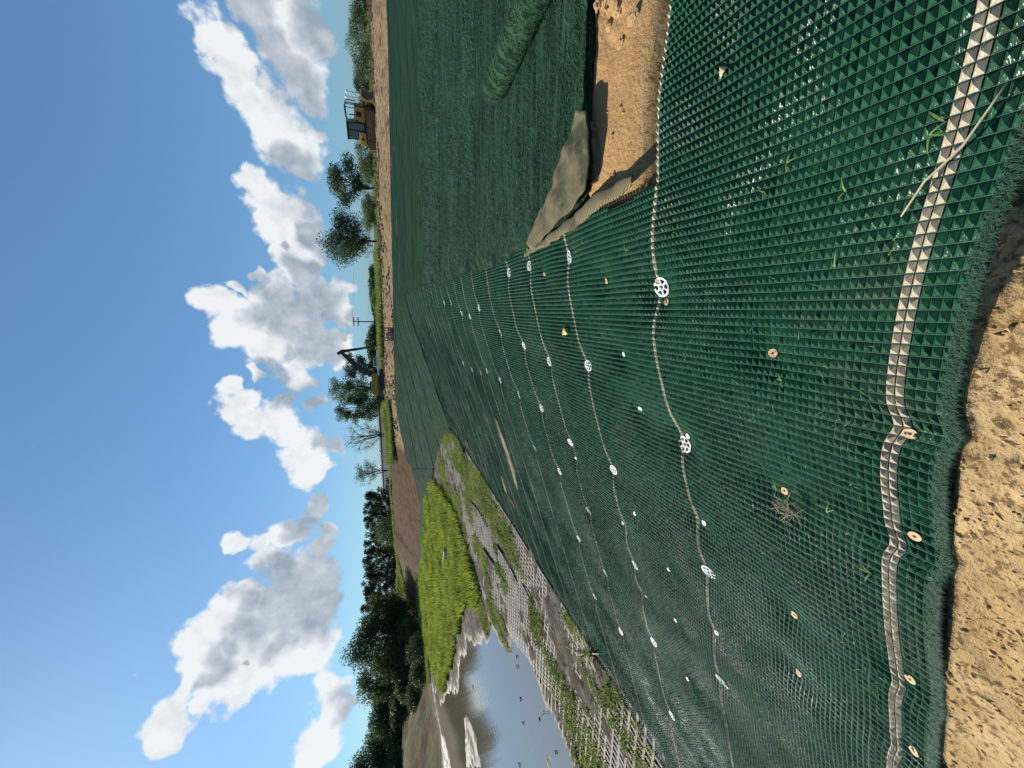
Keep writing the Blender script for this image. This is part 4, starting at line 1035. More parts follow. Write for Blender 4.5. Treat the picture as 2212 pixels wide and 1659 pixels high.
m = MB(); m.prism([(-1.28, 1.92), (-0.52, 1.92), (-0.52, 2.86), (-1.32, 2.90)], -0.80, -0.785); m.build('side_window', MT['glass'], cab)
m = MB(); m.prism([(-0.40, 1.30), (0.18, 1.30), (0.18, 2.2), (0.10, 2.85), (-0.40, 2.88)], -0.80, -0.785); m.build('cab_door_glass', MT['glass'], cab)
m = MB(); m.box((-1.42, 0, 2.42), (0.02, 1.3, 0.85)); m.build('rear_window', MT['glass'], cab)
m = MB(); m.box((-0.58, 0, 3.05), (1.85, 1.72, 0.09)); m.build('canopy', MT['black'], dz, bevel=0.03)
m = MB(); m.prism([(-2.0, 1.12), (-0.62, 1.12), (-0.62, 1.80), (-1.72, 1.80)], -0.86, 0.86); tank = m.build('fuel_tank', MT['yellow'], dz, bevel=0.03)
m = MB(); m.lathe([(0.155, -0.008), (0.155, 0.008), (0.125, 0.008), (0.125, -0.008)], 28, (-1.27, -0.868, 1.46), 'y'); m.build('emblem_ring', MT['black'], tank)
m = MB(); m.box((-1.27, -0.868, 1.46), (0.05, 0.014, 0.16), (0, 0.5, 0)).box((-1.23, -0.868, 1.42), (0.12, 0.014, 0.045), (0, -0.3, 0)); m.build('emblem_mark', MT['black'], tank)
m = MB(); m.box((-0.88, -0.868, 1.40), (0.05, 0.014, 0.12)).box((-0.80, -0.868, 1.30), (0.04, 0.014, 0.08)); m.build('decal', MT['black'], tank)
m = MB(); m.box((-1.42, -0.45, 2.90), (0.20, 0.24, 0.22)); m.build('work_light', MT['yellow'], dz, bevel=0.02)
for y in (-0.72, 0.72):
    m = MB(); m.tube([(0.15, y, 3.0), (0.9, y, 3.10), (1.62, y * 0.95, 3.12), (1.88, y * 0.92, 3.02), (1.98, y * 0.9, 2.75), (1.95, y * 0.9, 2.05)], 0.055, 10); m.build('sweep_bar', MT['black'], dz, smooth=True)
    m = MB(); m.tube([(1.60, y * 0.93, 3.08), (1.55, y * 0.92, 2.6), (1.58, y * 0.9, 2.10)], 0.035, 8); m.build('sweep_brace', MT['black'], dz)
arc = []
for i in range(9):
    a = rad(-58 + 116 * i / 8); arc.append((3.34 - 0.62 * math.cos(a), 0.70 + 0.72 * math.sin(a)))
bl = arc + [(p[0] - 0.07, p[1]) for p in arc[::-1]]
m = MB(); m.prism(bl, -1.75, 1.75); blade = m.build('blade', MT['rust'], dz)
for y in (-1.78, 1.78):
    m = MB(); m.prism([(p[0] - 0.02, p[1]) for p in arc] + [(2.58, 1.32), (2.50, 0.7), (2.60, 0.06)], y - 0.025, y + 0.025); m.build('end_plate', MT['yellow'], blade)
m = MB(); m.box((2.58, 0, 0.7), (0.14, 2.6, 0.5)); m.build('back_brace', MT['yellow'], blade)
for y in (-0.72, 0.72):
    m = MB(); m.box((1.9, y, 0.55), (1.5, 0.2, 0.26), (0, -0.04, 0)); m.build('push_arm', MT['muddy'], dz)
    m = MB(); m.tube([(1.6, y * 0.7, 1.25), (2.5, y * 0.7, 0.95)], 0.06, 10); m.build('lift_cylinder', MT['blacksteel'], dz)
for y in (-1.15, 1.15):
    m = MB(); m.tube([(2.62, y, 1.3), (2.62, y, 2.78)], 0.035, 8); mast = m.build('mast', MT['yellow'], dz)
    m = MB(); m.lathe([(0.10, 0.0), (0.16, 0.04), (0.16, 0.12), (0.09, 0.17)], 16, (2.62, y, 2.78)); m.build('receiver', MT['white'], mast)
    m = MB(); m.tube([(2.62, y, 2.3), (2.3, y * 0.8, 1.75), (2.0, y * 0.6, 1.7)], 0.02, 6); m.build('cable', MT['black'], mast)
place_grounded(dz, 818, 274, 43, 137, 0.02); dz.rotation_euler = (0, rad(-1.2), rad(90 - 137))

ex = empty('excavator', (0, 0, 0)); tag(ex, 'yellow excavator with raised black boom on the horizon', 'excavator')
for y in (-1.15, 1.15): add_track(ex, y, 0.6, -1.9, 1.9, 0.9, MT['muddy'])
m = MB(); m.box((0, 0, 0.75), (1.6, 1.8, 0.5)); m.build('undercarriage', MT['black'], ex)
m = MB(); m.prism([(-2.75, 1.15), (1.2, 1.15), (1.2, 1.95), (0.9, 2.25), (-2.5, 2.3), (-2.8, 2.0)], -1.3, 1.3); hs_ = m.build('house', MT['yellow'], ex, bevel=0.08)
m = MB(); m.box((-1.2, 0, 2.42), (1.9, 1.6, 0.34)); m.build('engine_cover', MT['black'], ex, bevel=0.04)
m = MB(); m.tube([(-1.8, -1.0, 2.6), (-0.4, -1.0, 2.6)], 0.025, 6).tube([(-1.8, -1.0, 2.3), (-1.8, -1.0, 2.6)], 0.025, 6).tube([(-0.4, -1.0, 2.3), (-0.4, -1.0, 2.6)], 0.025, 6); m.build('handrail', MT['black'], ex)
for k in range(4):
    m = MB(); m.box((-1.9 + 0.34 * k, -1.305, 2.0), (0.16, 0.012, 0.14)); m.build('marking', MT['black'], hs_)
m = MB(); m.prism([(0.55, 1.2), (1.95, 1.2), (2.0, 2.0), (1.7, 2.85), (0.6, 2.9)], 0.35, 1.3); ecab = m.build('cab', MT['black'], ex, bevel=0.04)
m = MB(); m.prism([(0.7, 1.9), (1.85, 1.9), (1.62, 2.75), (0.7, 2.78)], 0.335, 0.348); m.build('cab_window', MT['glass'], ecab)
bp_ = [(1.0, 1.75), (1.5, 3.3), (2.2, 4.3), (3.6, 5.6), (5.3, 7.35)]
bw = [0.42, 0.5, 0.5, 0.42, 0.26]
bc = dens(bp_, 24); bwd = np.interp(np.linspace(0, 4, 24), range(5), bw)
tg = np.gradient(bc, axis=0); tg /= np.linalg.norm(tg, axis=1)[:, None]; nm = np.stack([-tg[:, 1], tg[:, 0]], -1)
m = MB(); m.prism([tuple(p) for p in bc + nm * bwd[:, None]] + [tuple(p) for p in (bc - nm * bwd[:, None])[::-1]], -0.28, 0.28); boom = m.build('boom', MT['blacksteel'], ex)
m = MB(); m.tube([(1.55, -0.36, 1.7), (3.2, -0.36, 4.6)], 0.09, 10); m.build('boom_cylinder', MT['steel'], boom)
m = MB(); m.tube([(2.9, 0, 5.55), (4.75, 0, 7.75)], 0.08, 10); m.build('stick_cylinder', MT['steel'], boom)
m = MB(); m.prism([(4.72, 7.82), (5.15, 7.95), (5.62, 7.2), (6.35, 1.35), (6.1, 1.3), (5.15, 6.6)], -0.2, 0.2); m.build('stick', MT['blacksteel'], ex)
m = MB(); m.prism([(6.05, 1.45), (6.55, 1.25), (6.6, 0.35), (6.2, 0.0), (5.6, 0.05), (5.45, 0.3), (5.9, 0.6)], -0.55, 0.55); m.build('bucket', MT['rust'], ex, bevel=0.03)
place_grounded(ex, 827, 820, 71, 92, 0.02)

pk = empty('pickup_truck', (0, 0, 0)); tag(pk, 'white pickup truck parked behind the excavator', 'truck')
m = MB(); m.prism([(-2.8, 0.45), (2.7, 0.45), (2.75, 0.95), (2.6, 1.15), (1.3, 1.22), (-2.8, 1.22)], -0.95, 0.95); bd_ = m.build('body', MT['white'], pk, bevel=0.06)
m = MB(); m.prism([(-1.0, 1.22), (1.3, 1.22), (0.65, 1.88), (-0.85, 1.9)], -0.82, 0.82); cb_ = m.build('cab', MT['white'], pk, bevel=0.05)
for sg in (-1, 1):
    m = MB(); m.prism([(0.10, 1.27), (1.10, 1.27), (0.60, 1.78), (0.10, 1.80)], sg * 0.825 - 0.008, sg * 0.825 + 0.008); m.build('window', MT['glass'], cb_)
    m = MB(); m.prism([(-0.85, 1.27), (0.02, 1.27), (0.02, 1.80), (-0.78, 1.81)], sg * 0.825 - 0.008, sg * 0.825 + 0.008); m.build('window', MT['glass'], cb_)
    for x in (-1.75, 1.75):
        m = MB(); m.lathe([(0.36, -0.11), (0.40, -0.08), (0.40, 0.08), (0.36, 0.11)], 22, (x, sg * 0.86, 0.40), 'y'); wh = m.build('wheel', MT['rubber'], pk)
        m = MB(); m.lathe([(0.22, -0.122), (0.22, 0.122)], 16, (x, sg * 0.86, 0.40), 'y'); m.build('rim', MT['steel'], wh)
m = MB(); m.box((-1.9, 0, 1.10), (1.6, 1.6, 0.26)); m.build('cargo_bed', MT['black'], pk)
m = MB(); m.box((2.72, -0.65, 0.85), (0.06, 0.35, 0.18)); m.build('headlight', MT['glass'], pk); m = MB(); m.box((2.72, 0.65, 0.85), (0.06, 0.35, 0.18)); m.build('headlight', MT['glass'], pk)
place_grounded(pk, 828, 782, 80, 95, 0.02)

cg = empty('wire_cage', (0, 0, 0)); tag(cg, 'rusty steel cage holding pale rocks at the edge of the green mats', 'cage')
W_, D_, H_ = 1.22, 0.95, 0.86
for x in (-W_ / 2, W_ / 2):
    for y in (-D_ / 2, D_ / 2): MB().box((x, y, H_ / 2), (0.06, 0.06, H_)).build('corner_post', MT['rust'], cg)
for z in (0.04, H_ * 0.48, H_ - 0.03):
    for y in (-D_ / 2, D_ / 2): MB().box((0, y, z), (W_ + 0.01, 0.045, 0.05)).build('rail', MT['rust'], cg)
    for x in (-W_ / 2, W_ / 2): MB().box((x, 0, z), (0.045, D_ + 0.01, 0.05)).build('rail', MT['rust'], cg)
for k in range(1, 5):
    for y in (-D_ / 2 - 0.004, D_ / 2 + 0.004): MB().box((-W_ / 2 + W_ * k / 5, y, H_ / 2), (0.034, 0.03, H_ - 0.02)).build('bar', MT['rust'], cg)
for k in range(1, 4):
    for x in (-W_ / 2 - 0.004, W_ / 2 + 0.004): MB().box((x, -D_ / 2 + D_ * k / 4, H_ / 2), (0.03, 0.034, H_ - 0.02)).build('bar', MT['rust'], cg)
MB().box((0, 0, 0.02), (W_ - 0.05, D_ - 0.05, 0.03)).build('floor_plate', MT['rust'], cg)
pc = place_grounded(cg, 846, 722, 37.5, 95, -0.02)
cgz = cg.location.z; 
import bmesh
def rock(name, loc, r, lab, seed, mat, group, sq=(1, 1, .8)):
    bm = bmesh.new(); bmesh.ops.create_icosphere(bm, subdivisions=2, radius=1)
    for v_ in bm.verts:
        c_ = v_.co.copy(); k_ = 1 + 0.45 * float(fbm(np.array([c_.x * 1.6 + seed * 3.1]), np.array([c_.y * 1.6 + c_.z * 1.3]), 131)[0]); v_.co = Vector((c_.x * r * k_ * sq[0], c_.y * r * k_ * sq[1], c_.z * r * k_ * sq[2]))
    me = bpy.data.meshes.new(name); bm.to_mesh(me); bm.free(); o = link_mesh(name, me, mat, None); o.location = loc; o.rotation_euler = (0, 0, seed)
    return tag(o, lab, 'rock', group)
cm = Matrix.Rotation(cg.rotation_euler.z, 4, 'Z')
for k, (x, y, z, lab) in enumerate([(-.42, -.2, .23, 'pale rock low in the rusty cage, at its left end'), (-.1, -.2, .23, 'pale rock low in the rusty cage, left of its middle'), (.22, -.18, .22, 'pale rock low in the rusty cage, right of its middle'), (-.4, -.15, .60, 'whitest rock, high in the left end of the rusty cage'), (-.08, -.1, .58, 'white rock high in the rusty cage beside the whitest one'), (.38, .2, .22, 'pale rock at the back right of the rusty cage')]):
    lc = cm @ Vector((x, y, z)); rock('rock', (cg.location.x + lc.x, cg.location.y + lc.y, cgz + lc.z), 0.19, lab, k * 1.3, MT['rock'], 'rocks in the rusty cage')

# utility pole, wires, billboard, shed
up_ = empty('utility_pole', (0, 0, 0)); tag(up_, 'tall wooden utility pole with two crossarms in the distance', 'pole')
p = base_at(815, 695, 165); ztop = at_depth(762, 694, 165)[2]; hp_ = ztop - p[2]
MB().tube([(0, 0, 0), (0, 0, hp_)], [.28, .20], 10).build('shaft', MT['pole'], up_)
for z in (hp_ - 0.6, hp_ - 2.4): MB().box((0, 0, z), (3.6, 0.28, 0.34)).build('crossarm', MT['pole'], up_)
for z in (hp_ - 0.25, hp_ - 2.05):
    for x in (-1.6, -0.8, 0.8, 1.6): MB().lathe([(0.10, 0), (0.15, 0.2), (0.08, 0.4)], 8, (x, 0, z - 0.18)).build('insulator', MT['steel'], up_)
for (z, x0) in ((hp_ - 0.1, 1.5), (hp_ - 6.2, 0.0)):
    MB().tube([(x0 + 60 * i / 12, -2.0 * i / 12, z - 6 * (i / 12) * (1 - i / 12) * 1.2) for i in range(13)], 0.03, 5).build('wire', MT['black'], up_)
up_.location = p; up_.rotation_euler = (0, 0, rad(-12))
bb = empty('billboard', (0, 0, 0)); tag(bb, 'small pale billboard on a post beyond the excavator boom', 'sign')
p = base_at(820, 761, 240); zt = at_depth(801.5, 761, 240)[2] - p[2]; zb = at_depth(806.5, 761, 240)[2] - p[2]
MB().tube([(0, 0, 0), (0, 0.3, zb)], .28, 8).build('post', MT['steel'], bb); MB().box((0, 0, (zt + zb) / 2), (3.6, .4, zt - zb)).build('board', MT['geogrid'], bb); bb.location = p
A = at_depth(845, 872, 150); B = at_depth(845, 1062, 275)
d_ = np.array([B[0] - A[0], B[1] - A[1]]); Ls = np.hypot(*d_); azs = math.atan2(d_[1], d_[0])
zg = min(Hs(A[0], A[1]), Hs(B[0], B[1])) - 0.2
sh = empty('metal_shed', (A[0], A[1], zg), azs); tag(sh, 'long low grey metal shed behind the bare tree', 'building')
ht = 2.75 - zg; Wd = 18.0
nP = 26
for i in range(nP):
    m = MB(); m.box((Ls * (i + .5) / nP, 0.0, ht / 2), (Ls / nP - 0.05, 0.12, ht)); m.build('wall_panel', MT['shed'], sh)
m = MB(); m.box((Ls / 2, -Wd / 2 - 0.1, ht / 2 - 0.02), (Ls - 0.4, Wd, ht - 0.1)); m.build('wall', MT['shed'], sh)
m = MB(); m.add([(-0.5, 0.5, ht), (Ls + .5, 0.5, ht), (Ls + .5, -Wd / 2, ht + 1.0), (-0.5, -Wd / 2, ht + 1.0), (-0.5, -Wd - .5, ht), (Ls + .5, -Wd - .5, ht)], [(0, 1, 2, 3), (3, 2, 5, 4), (0, 3, 4), (1, 5, 2), (0, 4, 5, 1)]); m.build('roof', MT['shed'], sh)
for f in (0.10, 0.42, 0.6): MB().lathe([(0.5, 0), (0.5, 0.7), (0.3, 0.9)], 12, (Ls * f, -2.0, ht + 0.1)).build('roof_vent', MT['steel'], sh)
MB().box((Ls * 0.14, 0.1, ht * 0.55), (3.2, 0.12, 2.0)).build('window', MT['glass'], sh)
MB().box((Ls * 0.45, 0.1, ht * 0.42), (0.9, 0.12, ht * 0.8)).build('downpipe', MT['steel'], sh)
ct = empty('white_canopy', (0, 0, 0)); tag(ct, 'small white open-sided canopy at the left end of the grey shed', 'canopy')
p = base_at(848, 1080, 190)
for x in (-4, 0, 4):
    for y in (-2, 2): MB().box((x, y, 1.5), (.25, .25, 3.0)).build('post', MT['white'], ct)
MB().add([(-4.6, -2.6, 3), (4.6, -2.6, 3), (4.6, 0, 4.2), (-4.6, 0, 4.2), (-4.6, 2.6, 3), (4.6, 2.6, 3)], [(0, 1, 2, 3), (3, 2, 5, 4), (0, 3, 4), (1, 5, 2)]).build('roof', MT['white'], ct)
ct.location = p; ct.rotation_euler = (0, 0, 0.5)

# ---------------------------------------------------------------- trees
def tree(name, label, y, depth, vtop, wpx, kind, leafm, barkm='bark', x_base=830, nclump=40, nleaf=4000, lsize=0.2, cat='tree', group=None, zoff=0.0, seed=None):
    rs = np.random.default_rng(int(abs(y) * 7 + depth) if seed is None else seed)
    p = base_at(x_base, y, depth); p[2] += zoff
    h = max(at_depth(vtop, y, depth)[2] - p[2], 0.6); wd = wpx * depth / FPX
    root = empty(name, p); tag(root, label, cat, group)
    cz, rz_ = {'oak': (.62, .40), 'bush': (.50, .52), 'pine': (.54, .48), 'open': (.62, .38), 'bare': (.62, .38), 'lone': (.70, .30), 'leafy': (.58, .44)}[kind]
    # clump centres
    C = rs.normal(0, 1, (nclump, 3)); C /= np.linalg.norm(C, axis=1)[:, None]
    rad3 = rs.uniform(0.35, 1.0, nclump) ** 0.6
    C = C * rad3[:, None]
    if kind == 'pine': C[:, :2] *= (1 - 0.5 * np.clip(C[:, 2:3], 0, 1))
    cr = rs.uniform(0.75, 1.15, nclump) * {'oak': .20, 'bush': .24, 'pine': .24, 'open': .15, 'bare': .12, 'lone': .16, 'leafy': .17}[kind]
    P = np.stack([C[:, 0] * wd / 2 * .86, C[:, 1] * wd / 2 * .86, h * cz + C[:, 2] * h * rz_ * .88], -1)
    P[:, 2] = np.maximum(P[:, 2], h * 0.06)
    # trunk and limbs
    m = MB(); tw = max(wd * 0.022, h * 0.014) * (1.2 if kind in ('oak', 'bush') else 1)
    bend = rs.normal(0, wd * 0.03, (5, 2)); bend[0] = 0
    tp = [(bend[i, 0], bend[i, 1], h * f) for i, f in enumerate((-0.02, .2, .42, .64, .86))]
    m.tube(tp, [tw, tw * .8, tw * .62, tw * .42, tw * .18], 7)
    if kind in ('open', 'bare', 'leafy', 'lone', 'oak'):
        for s_ in range(2 if kind != 'lone' else 1):
            a = rs.uniform(0, 6.28); e = np.array([math.cos(a) * wd * .22, math.sin(a) * wd * .22, h * .75])
            m.tube([(0, 0, h * .12), (e[0] * .35, e[1] * .35, h * .4), tuple(e)], [tw * .7, tw * .5, tw * .2], 6)
    tk = m.build('trunk', MT[barkm], root)
    m = MB(); nl = min(nclump, 26 if kind in ('open', 'bare', 'lone', 'leafy') else 14)
    for i in range(nl):
        q2 = P[i]; zb = max(h * .1, q2[2] - rs.uniform(.18, .34) * h); q0 = np.array([np.interp(zb, [t_[2] for t_ in tp], [t_[0] for t_ in tp]), np.interp(zb, [t_[2] for t_ in tp], [t_[1] for t_ in tp]), zb])
        mid = q0 * .5 + q2 * .5 + np.array([0, 0, .04 * h]) + rs.normal(0, .02 * wd, 3)
        m.tube([tuple(q0), tuple(mid), tuple(q2)], [tw * .34, tw * .22, tw * .07], 5)
        if kind in ('bare', 'open', 'lone'):
            for k in range(7 if kind == 'bare' else 3):
                e = q2 + rs.normal(0, .09 * wd, 3) + np.array([0, 0, .05 * h]); b0 = mid * .5 + q2 * .5
                m.tube([tuple(b0), tuple((b0 + e) / 2 + rs.normal(0, .01 * wd, 3)), tuple(e)], [tw * .13, tw * .09, tw * .03], 4)
    m.build('branch', MT[barkm], tk)
    # leaves
    per = np.maximum(1, (nleaf * cr ** 2 / np.sum(cr ** 2)).astype(int)); ci = np.repeat(np.arange(nclump), per); n = len(ci)
    D = rs.normal(0, 1, (n, 3)); D /= np.linalg.norm(D, axis=1)[:, None]; D *= (rs.uniform(0, 1, n) ** 0.45)[:, None]
    sc = np.stack([cr * wd, cr * wd, np.minimum(cr * wd, cr * h * 1.1) * .8], -1)[ci]
    Q = P[ci] + D * sc; Q[:, 2] = np.maximum(Q[:, 2], 0.05)
    u = rs.normal(0, 1, (n, 3)); u /= np.linalg.norm(u, axis=1)[:, None]; v = np.cross(u, rs.normal(0, 1, (n, 3))); v /= np.linalg.norm(v, axis=1)[:, None]
    L = lsize * rs.uniform(.6, 1.3, n)[:, None]
    quad = np.stack([Q - u * L * .5, Q + v * L * .28, Q + u * L * .5, Q - v * L * .28], 1).reshape(-1, 3)
    np_obj('crown', quad, np.arange(4 * n).reshape(-1, 4), MT[leafm], root)
    return root
G1 = 'shrubs behind the bulldozer'; 
for (y, w_, vt, lm, lab) in [(10, 80, 764, 'leaf_dark', 'dark leafy shrub at the far right end of the dirt berm'), (58, 62, 752, 'leaf_mid', 'mid green shrub second from the right end of the berm'), (103, 60, 746, 'leaf_light', 'tall thin-topped pale shrub on the right of the bulldozer'), (148, 66, 764, 'leaf_mid', 'bushy shrub between the pale tall shrub and the blade'), (186, 42, 763, 'leaf_dark', 'dark shrub just right of the bulldozer blade'), (228, 56, 776, 'leaf_mid', 'low shrub behind the bulldozer blade'), (285, 60, 786, 'leaf_mid', 'low shrub hidden behind the bulldozer hood'), (345, 74, 768, 'leaf_mid', 'rounded shrub behind the rear of the bulldozer'), (376, 46, 776, 'leaf_light', 'pale shrub between the bulldozer and the spreading tree'), (445, 56, 779, 'leaf_mid', 'shrub under the left side of the spreading tree'), (482, 50, 784, 'leaf_light', 'light green shrub between the two big right-hand trees')]:
    tree('shrub', lab, y, 58 + (y % 7), vt, w_, 'bush', lm, x_base=812, nclump=36, nleaf=4200, lsize=0.17, cat='shrub', group=G1)
tree('spreading_tree', 'open spreading tree with forked trunk, nearer the bulldozer', 405, 72, 713, 118, 'open', 'leaf_dark', nclump=34, nleaf=7500, lsize=0.30, x_base=815)
tree('leafy_tree', 'taller dense tree left of the spreading tree', 522, 74, 700, 120, 'leafy', 'leaf_dark', nclump=58, nleaf=12000, lsize=0.30, x_base=815)
for (y, w_, vt, lab) in [(590, 36, 797, 'first'), (612, 40, 796, 'second'), (636, 44, 797, 'third'), (662, 40, 800, 'fourth'), (690, 34, 805, 'fifth'), (716, 40, 795, 'sixth'), (734, 44, 786, 'seventh'), (752, 40, 789, 'eighth'), (772, 36, 794, 'ninth'), (790, 40, 792, 'tenth')]:
    tree('distant_tree', f'{lab} small tree of the distant treeline left of the two big trees', y, 190, vt, w_, 'bush', 'leaf_dark' if y % 4 else 'leaf_mid', nclump=30, nleaf=1500, lsize=0.7, x_base=822, group='distant treeline')
tree('green_shrub', 'leafy green shrub in the weeds between pole and dense tree', 650, 62, 800, 46, 'bush', 'leaf_light', nclump=26, nleaf=2600, lsize=0.2, cat='shrub')
tree('airy_tree', 'airy tree behind the excavator boom', 792, 92, 738, 66, 'open', 'leaf_mid', nclump=40, nleaf=4500, lsize=0.32)
tree('airy_tree', 'tall pale-leaved tree behind the excavator counterweight', 836, 94, 708, 70, 'leafy', 'leaf_light', nclump=52, nleaf=7500, lsize=0.32)
tree('airy_tree', 'dark tall tree just left of the excavator', 880, 90, 718, 62, 'leafy', 'leaf_dark', nclump=48, nleaf=8000, lsize=0.32)
tree('airy_tree', 'low leafy tree at the foot of the tall tree left of the excavator', 862, 88, 770, 60, 'bush', 'leaf_mid', nclump=36, nleaf=4000, lsize=0.25)
tree('bare_tree', 'nearly leafless tree in front of the grey shed', 938, 84, 738, 76, 'bare', 'leaf_pale', nclump=50, nleaf=1500, lsize=0.2)
tree('thin_tree', 'thin tree with small crown near the left half of the shed', 1016, 88, 763, 58, 'lone', 'leaf_mid', nclump=34, nleaf=2600, lsize=0.22)
PN = [(1064, 786, 30), (1080, 783, 28), (1096, 785, 28), (1113, 782, 28), (1130, 784, 30), (1147, 785, 28), (1163, 783, 28), (1180, 782, 28), (1197, 779, 30), (1214, 777, 28), (1231, 779, 28), (1247, 776, 28), (1264, 774, 30), (1282, 778, 28), (1298, 775, 30)]
for i, (y, vt, w_) in enumerate(PN):
    tree('pine_tree', f'tall dark pine, {ORD[i] if i and i < 12 else ("rightmost" if i == 0 else ["thirteenth", "fourteenth", "leftmost"][i - 12])} in the pine row left of the shed', y, 175 + (i * 13) % 30, vt, w_, 'pine', 'leaf_pine', nclump=34, nleaf=2600, lsize=0.72, group='pine row', x_base=855)
for i, y in enumerate(range(1050, 1320, 24)):
    tree('understory_shrub', f'{"rightmost" if i == 0 else ORD[i]} dark bush of the undergrowth below the pine row', y, 210, 830 + (i * 5) % 9, 40, 'bush', 'leaf_pine', nclump=24, nleaf=1300, lsize=0.8, cat='shrub', group='undergrowth below the pines', x_base=855, zoff=-0.5)
tree('round_tree', 'round yellow-green tree in front of the pine row', 1143, 118, 812, 70, 'bush', 'leaf_mid', nclump=60, nleaf=7000, lsize=0.32, x_base=855)
FL = [(1318, 60, 770, 78, 'leaf_dark', 'dark tree where the left forest meets the pine row'), (1372, 57, 741, 96, 'leaf_dark', 'tallest rounded tree of the left forest'), (1412, 54, 790, 84, 'leaf_mid', 'leafy tree in front of the tallest forest tree'), (1452, 58, 767, 80, 'leaf_mid', 'feathery-topped forest tree left of the tallest one'), (1496, 60, 805, 70, 'leaf_dark', 'lower dark forest tree in the dip of the treetop line'), (1545, 58, 800, 76, 'leaf_mid', 'forest tree beyond the dip of the treetop line'), (1588, 60, 788, 80, 'leaf_dark', 'forest tree right of the leftmost tall one'), (1640, 58, 750, 90, 'leaf_dark', 'leftmost tall forest tree'), (1690, 60, 745, 100, 'leaf_dark', 'forest tree cut off by the left edge of view'),
      (1340, 58, 820, 70, 'leaf_dark', 'low dark tree under the forest edge near the pines'), (1435, 52, 845, 70, 'leaf_dark', 'low bush at the foot of the feathery forest tree'), (1475, 52, 850, 70, 'leaf_mid', 'pale low bush at the forest foot above the pond'), (1530, 55, 840, 80, 'leaf_dark', 'dark bush at the forest foot, middle'), (1590, 55, 838, 80, 'leaf_dark', 'dark bush at the forest foot, farther left'), (1650, 55, 830, 90, 'leaf_dark', 'dark bush at the forest foot by the left edge of view')]
for (y, dp, vt, w_, lm, lab) in FL:
    tree('forest_tree', lab, y, dp, vt, w_, 'bush', lm, nclump=56, nleaf=12000 if vt < 810 else 7000, lsize=0.26, group='left forest', x_base=870, zoff=-0.3)
for (y, x, dp, lab) in [(1400, 905, 46, 'shrub hanging over the far corner of the pond'), (1450, 915, 47, 'shrub on the bank left of the pond corner'), (1500, 905, 49, 'small shrub on the bare left bank'), (1360, 885, 52, 'dark shrub at the end of the brown bank')]:
    tree('bank_shrub', lab, y, dp, x - 32, 56, 'bush', 'leaf_dark', nclump=40, nleaf=4200, lsize=0.16, x_base=x, cat='shrub', group='shrubs on the left bank')

# ---------------------------------------------------------------- grasses nobody could count
def blades(name, X, Y, Z, h, w_, mat, lab, lean=0.35, seed=1):
    rs = np.random.default_rng(seed); n = len(X); a = rs.uniform(0, 6.28, n); hh = h * rs.uniform(.55, 1.2, n); ww = w_ * rs.uniform(.6, 1.3, n)
    B = np.stack([X, Y, Z], -1); sx = np.stack([np.cos(a) * ww, np.sin(a) * ww, 0 * a], -1)
    tip = B + np.stack([rs.normal(0, lean, n) * hh, rs.normal(0, lean, n) * hh, hh], -1)
    o = np_obj(name, np.stack([B - sx, B + sx, tip], 1).reshape(-1, 3), np.arange(3 * n).reshape(-1, 3), mat); return tag(o, lab, 'grass', kind='stuff')
def scatter(poly, n, rs):
    poly = np.array(poly); lo = poly.min(0); hi = poly.max(0); x = rs.uniform(lo[0], hi[0], n); y = rs.uniform(lo[1], hi[1], n); k = poly_sd(x, y, poly) + 0.8 * fbm(x * .5, y * .5, 140) < 0
    return x[k], y[k]
rs = np.random.default_rng(5)
SEDGE = [tuple(zpix(x, y, FLOOR)[:2]) for x, y in [(927, 1050), (942, 1046), (962, 1065), (990, 1110), (1022, 1220), (1040, 1290), (1008, 1318), (986, 1400), (962, 1488), (950, 1480), (930, 1410), (909, 1348), (905, 1300), (917, 1200), (924, 1120)]]
x, y = scatter(SEDGE, 230000, rs); r = np.hypot(x, y); kp = rs.uniform(0, 1, len(x)) < np.clip(26 / r, 0.25, 1); x, y = x[kp], y[kp]
den = sstep(fbm(x * .45, y * .45, 141), -.65, .10); kp = rs.uniform(0, 1, len(x)) < den; x, y = x[kp], y[kp]
print('sedge', len(x))
blades('sedge', x, y, H(x, y), 0.46 + 0.40 * vnoise(x * .6, y * .6, 142), 0.03 + 0.0009 * np.hypot(x, y), MT['sedge'], 'bright lime green sedge patch covering the basin floor')
s = rs.uniform(7.3, 14.5, 90000); t = rs.uniform(2, 27, 90000)
kp = (fbm(s * .9, t * .35, 143) + 0.45 * np.exp(-((s - 8.3 - 0.02 * t) / 0.7) ** 2) * (t > 8) + 0.35 * np.exp(-((s - 9.6) / 0.8) ** 2) * (t < 9) > 0.12); s, t = s[kp], t[kp]; x, y = st2xy(s, t); z = H(x, y); kp = z > WATER; x, y, z = x[kp], y[kp], z[kp]
blades('floor_grass', x, y, z, 0.12 + 0 * x, 0.010 + 0.0005 * np.hypot(x, y), MT['weed'], 'thin yellow-green grass growing through the grey grid mat', 0.6, 2)
def band(ys, d0, d1, n, h, w_, lab, mat='weed', seed=3, xb=825):
    rs = np.random.default_rng(seed); yy = rs.uniform(ys[0], ys[1], n); dd = rs.uniform(d0, d1, n)
    P = np.array([at_depth(xb, 0, 1.0)])  # axis frame
    D = FW[None] + RT[None] * ((1659 - yy) - 829.5)[:, None] / FPX - UP[None] * (xb - 1106) / FPX
    Q = EYEP[None] + D * dd[:, None]; x, y = Q[:, 0], Q[:, 1]
    k = fbm(x * .25, y * .25, 150 + seed) + rs.uniform(-.3, .5, n) > -0.1; x, y = x[k], y[k]
    return blades('weeds', x, y, H(x, y), h * (0.8 + 0.8 * vnoise(x * .3, y * .3, 151)), w_, MT[mat], lab, 0.3, seed)
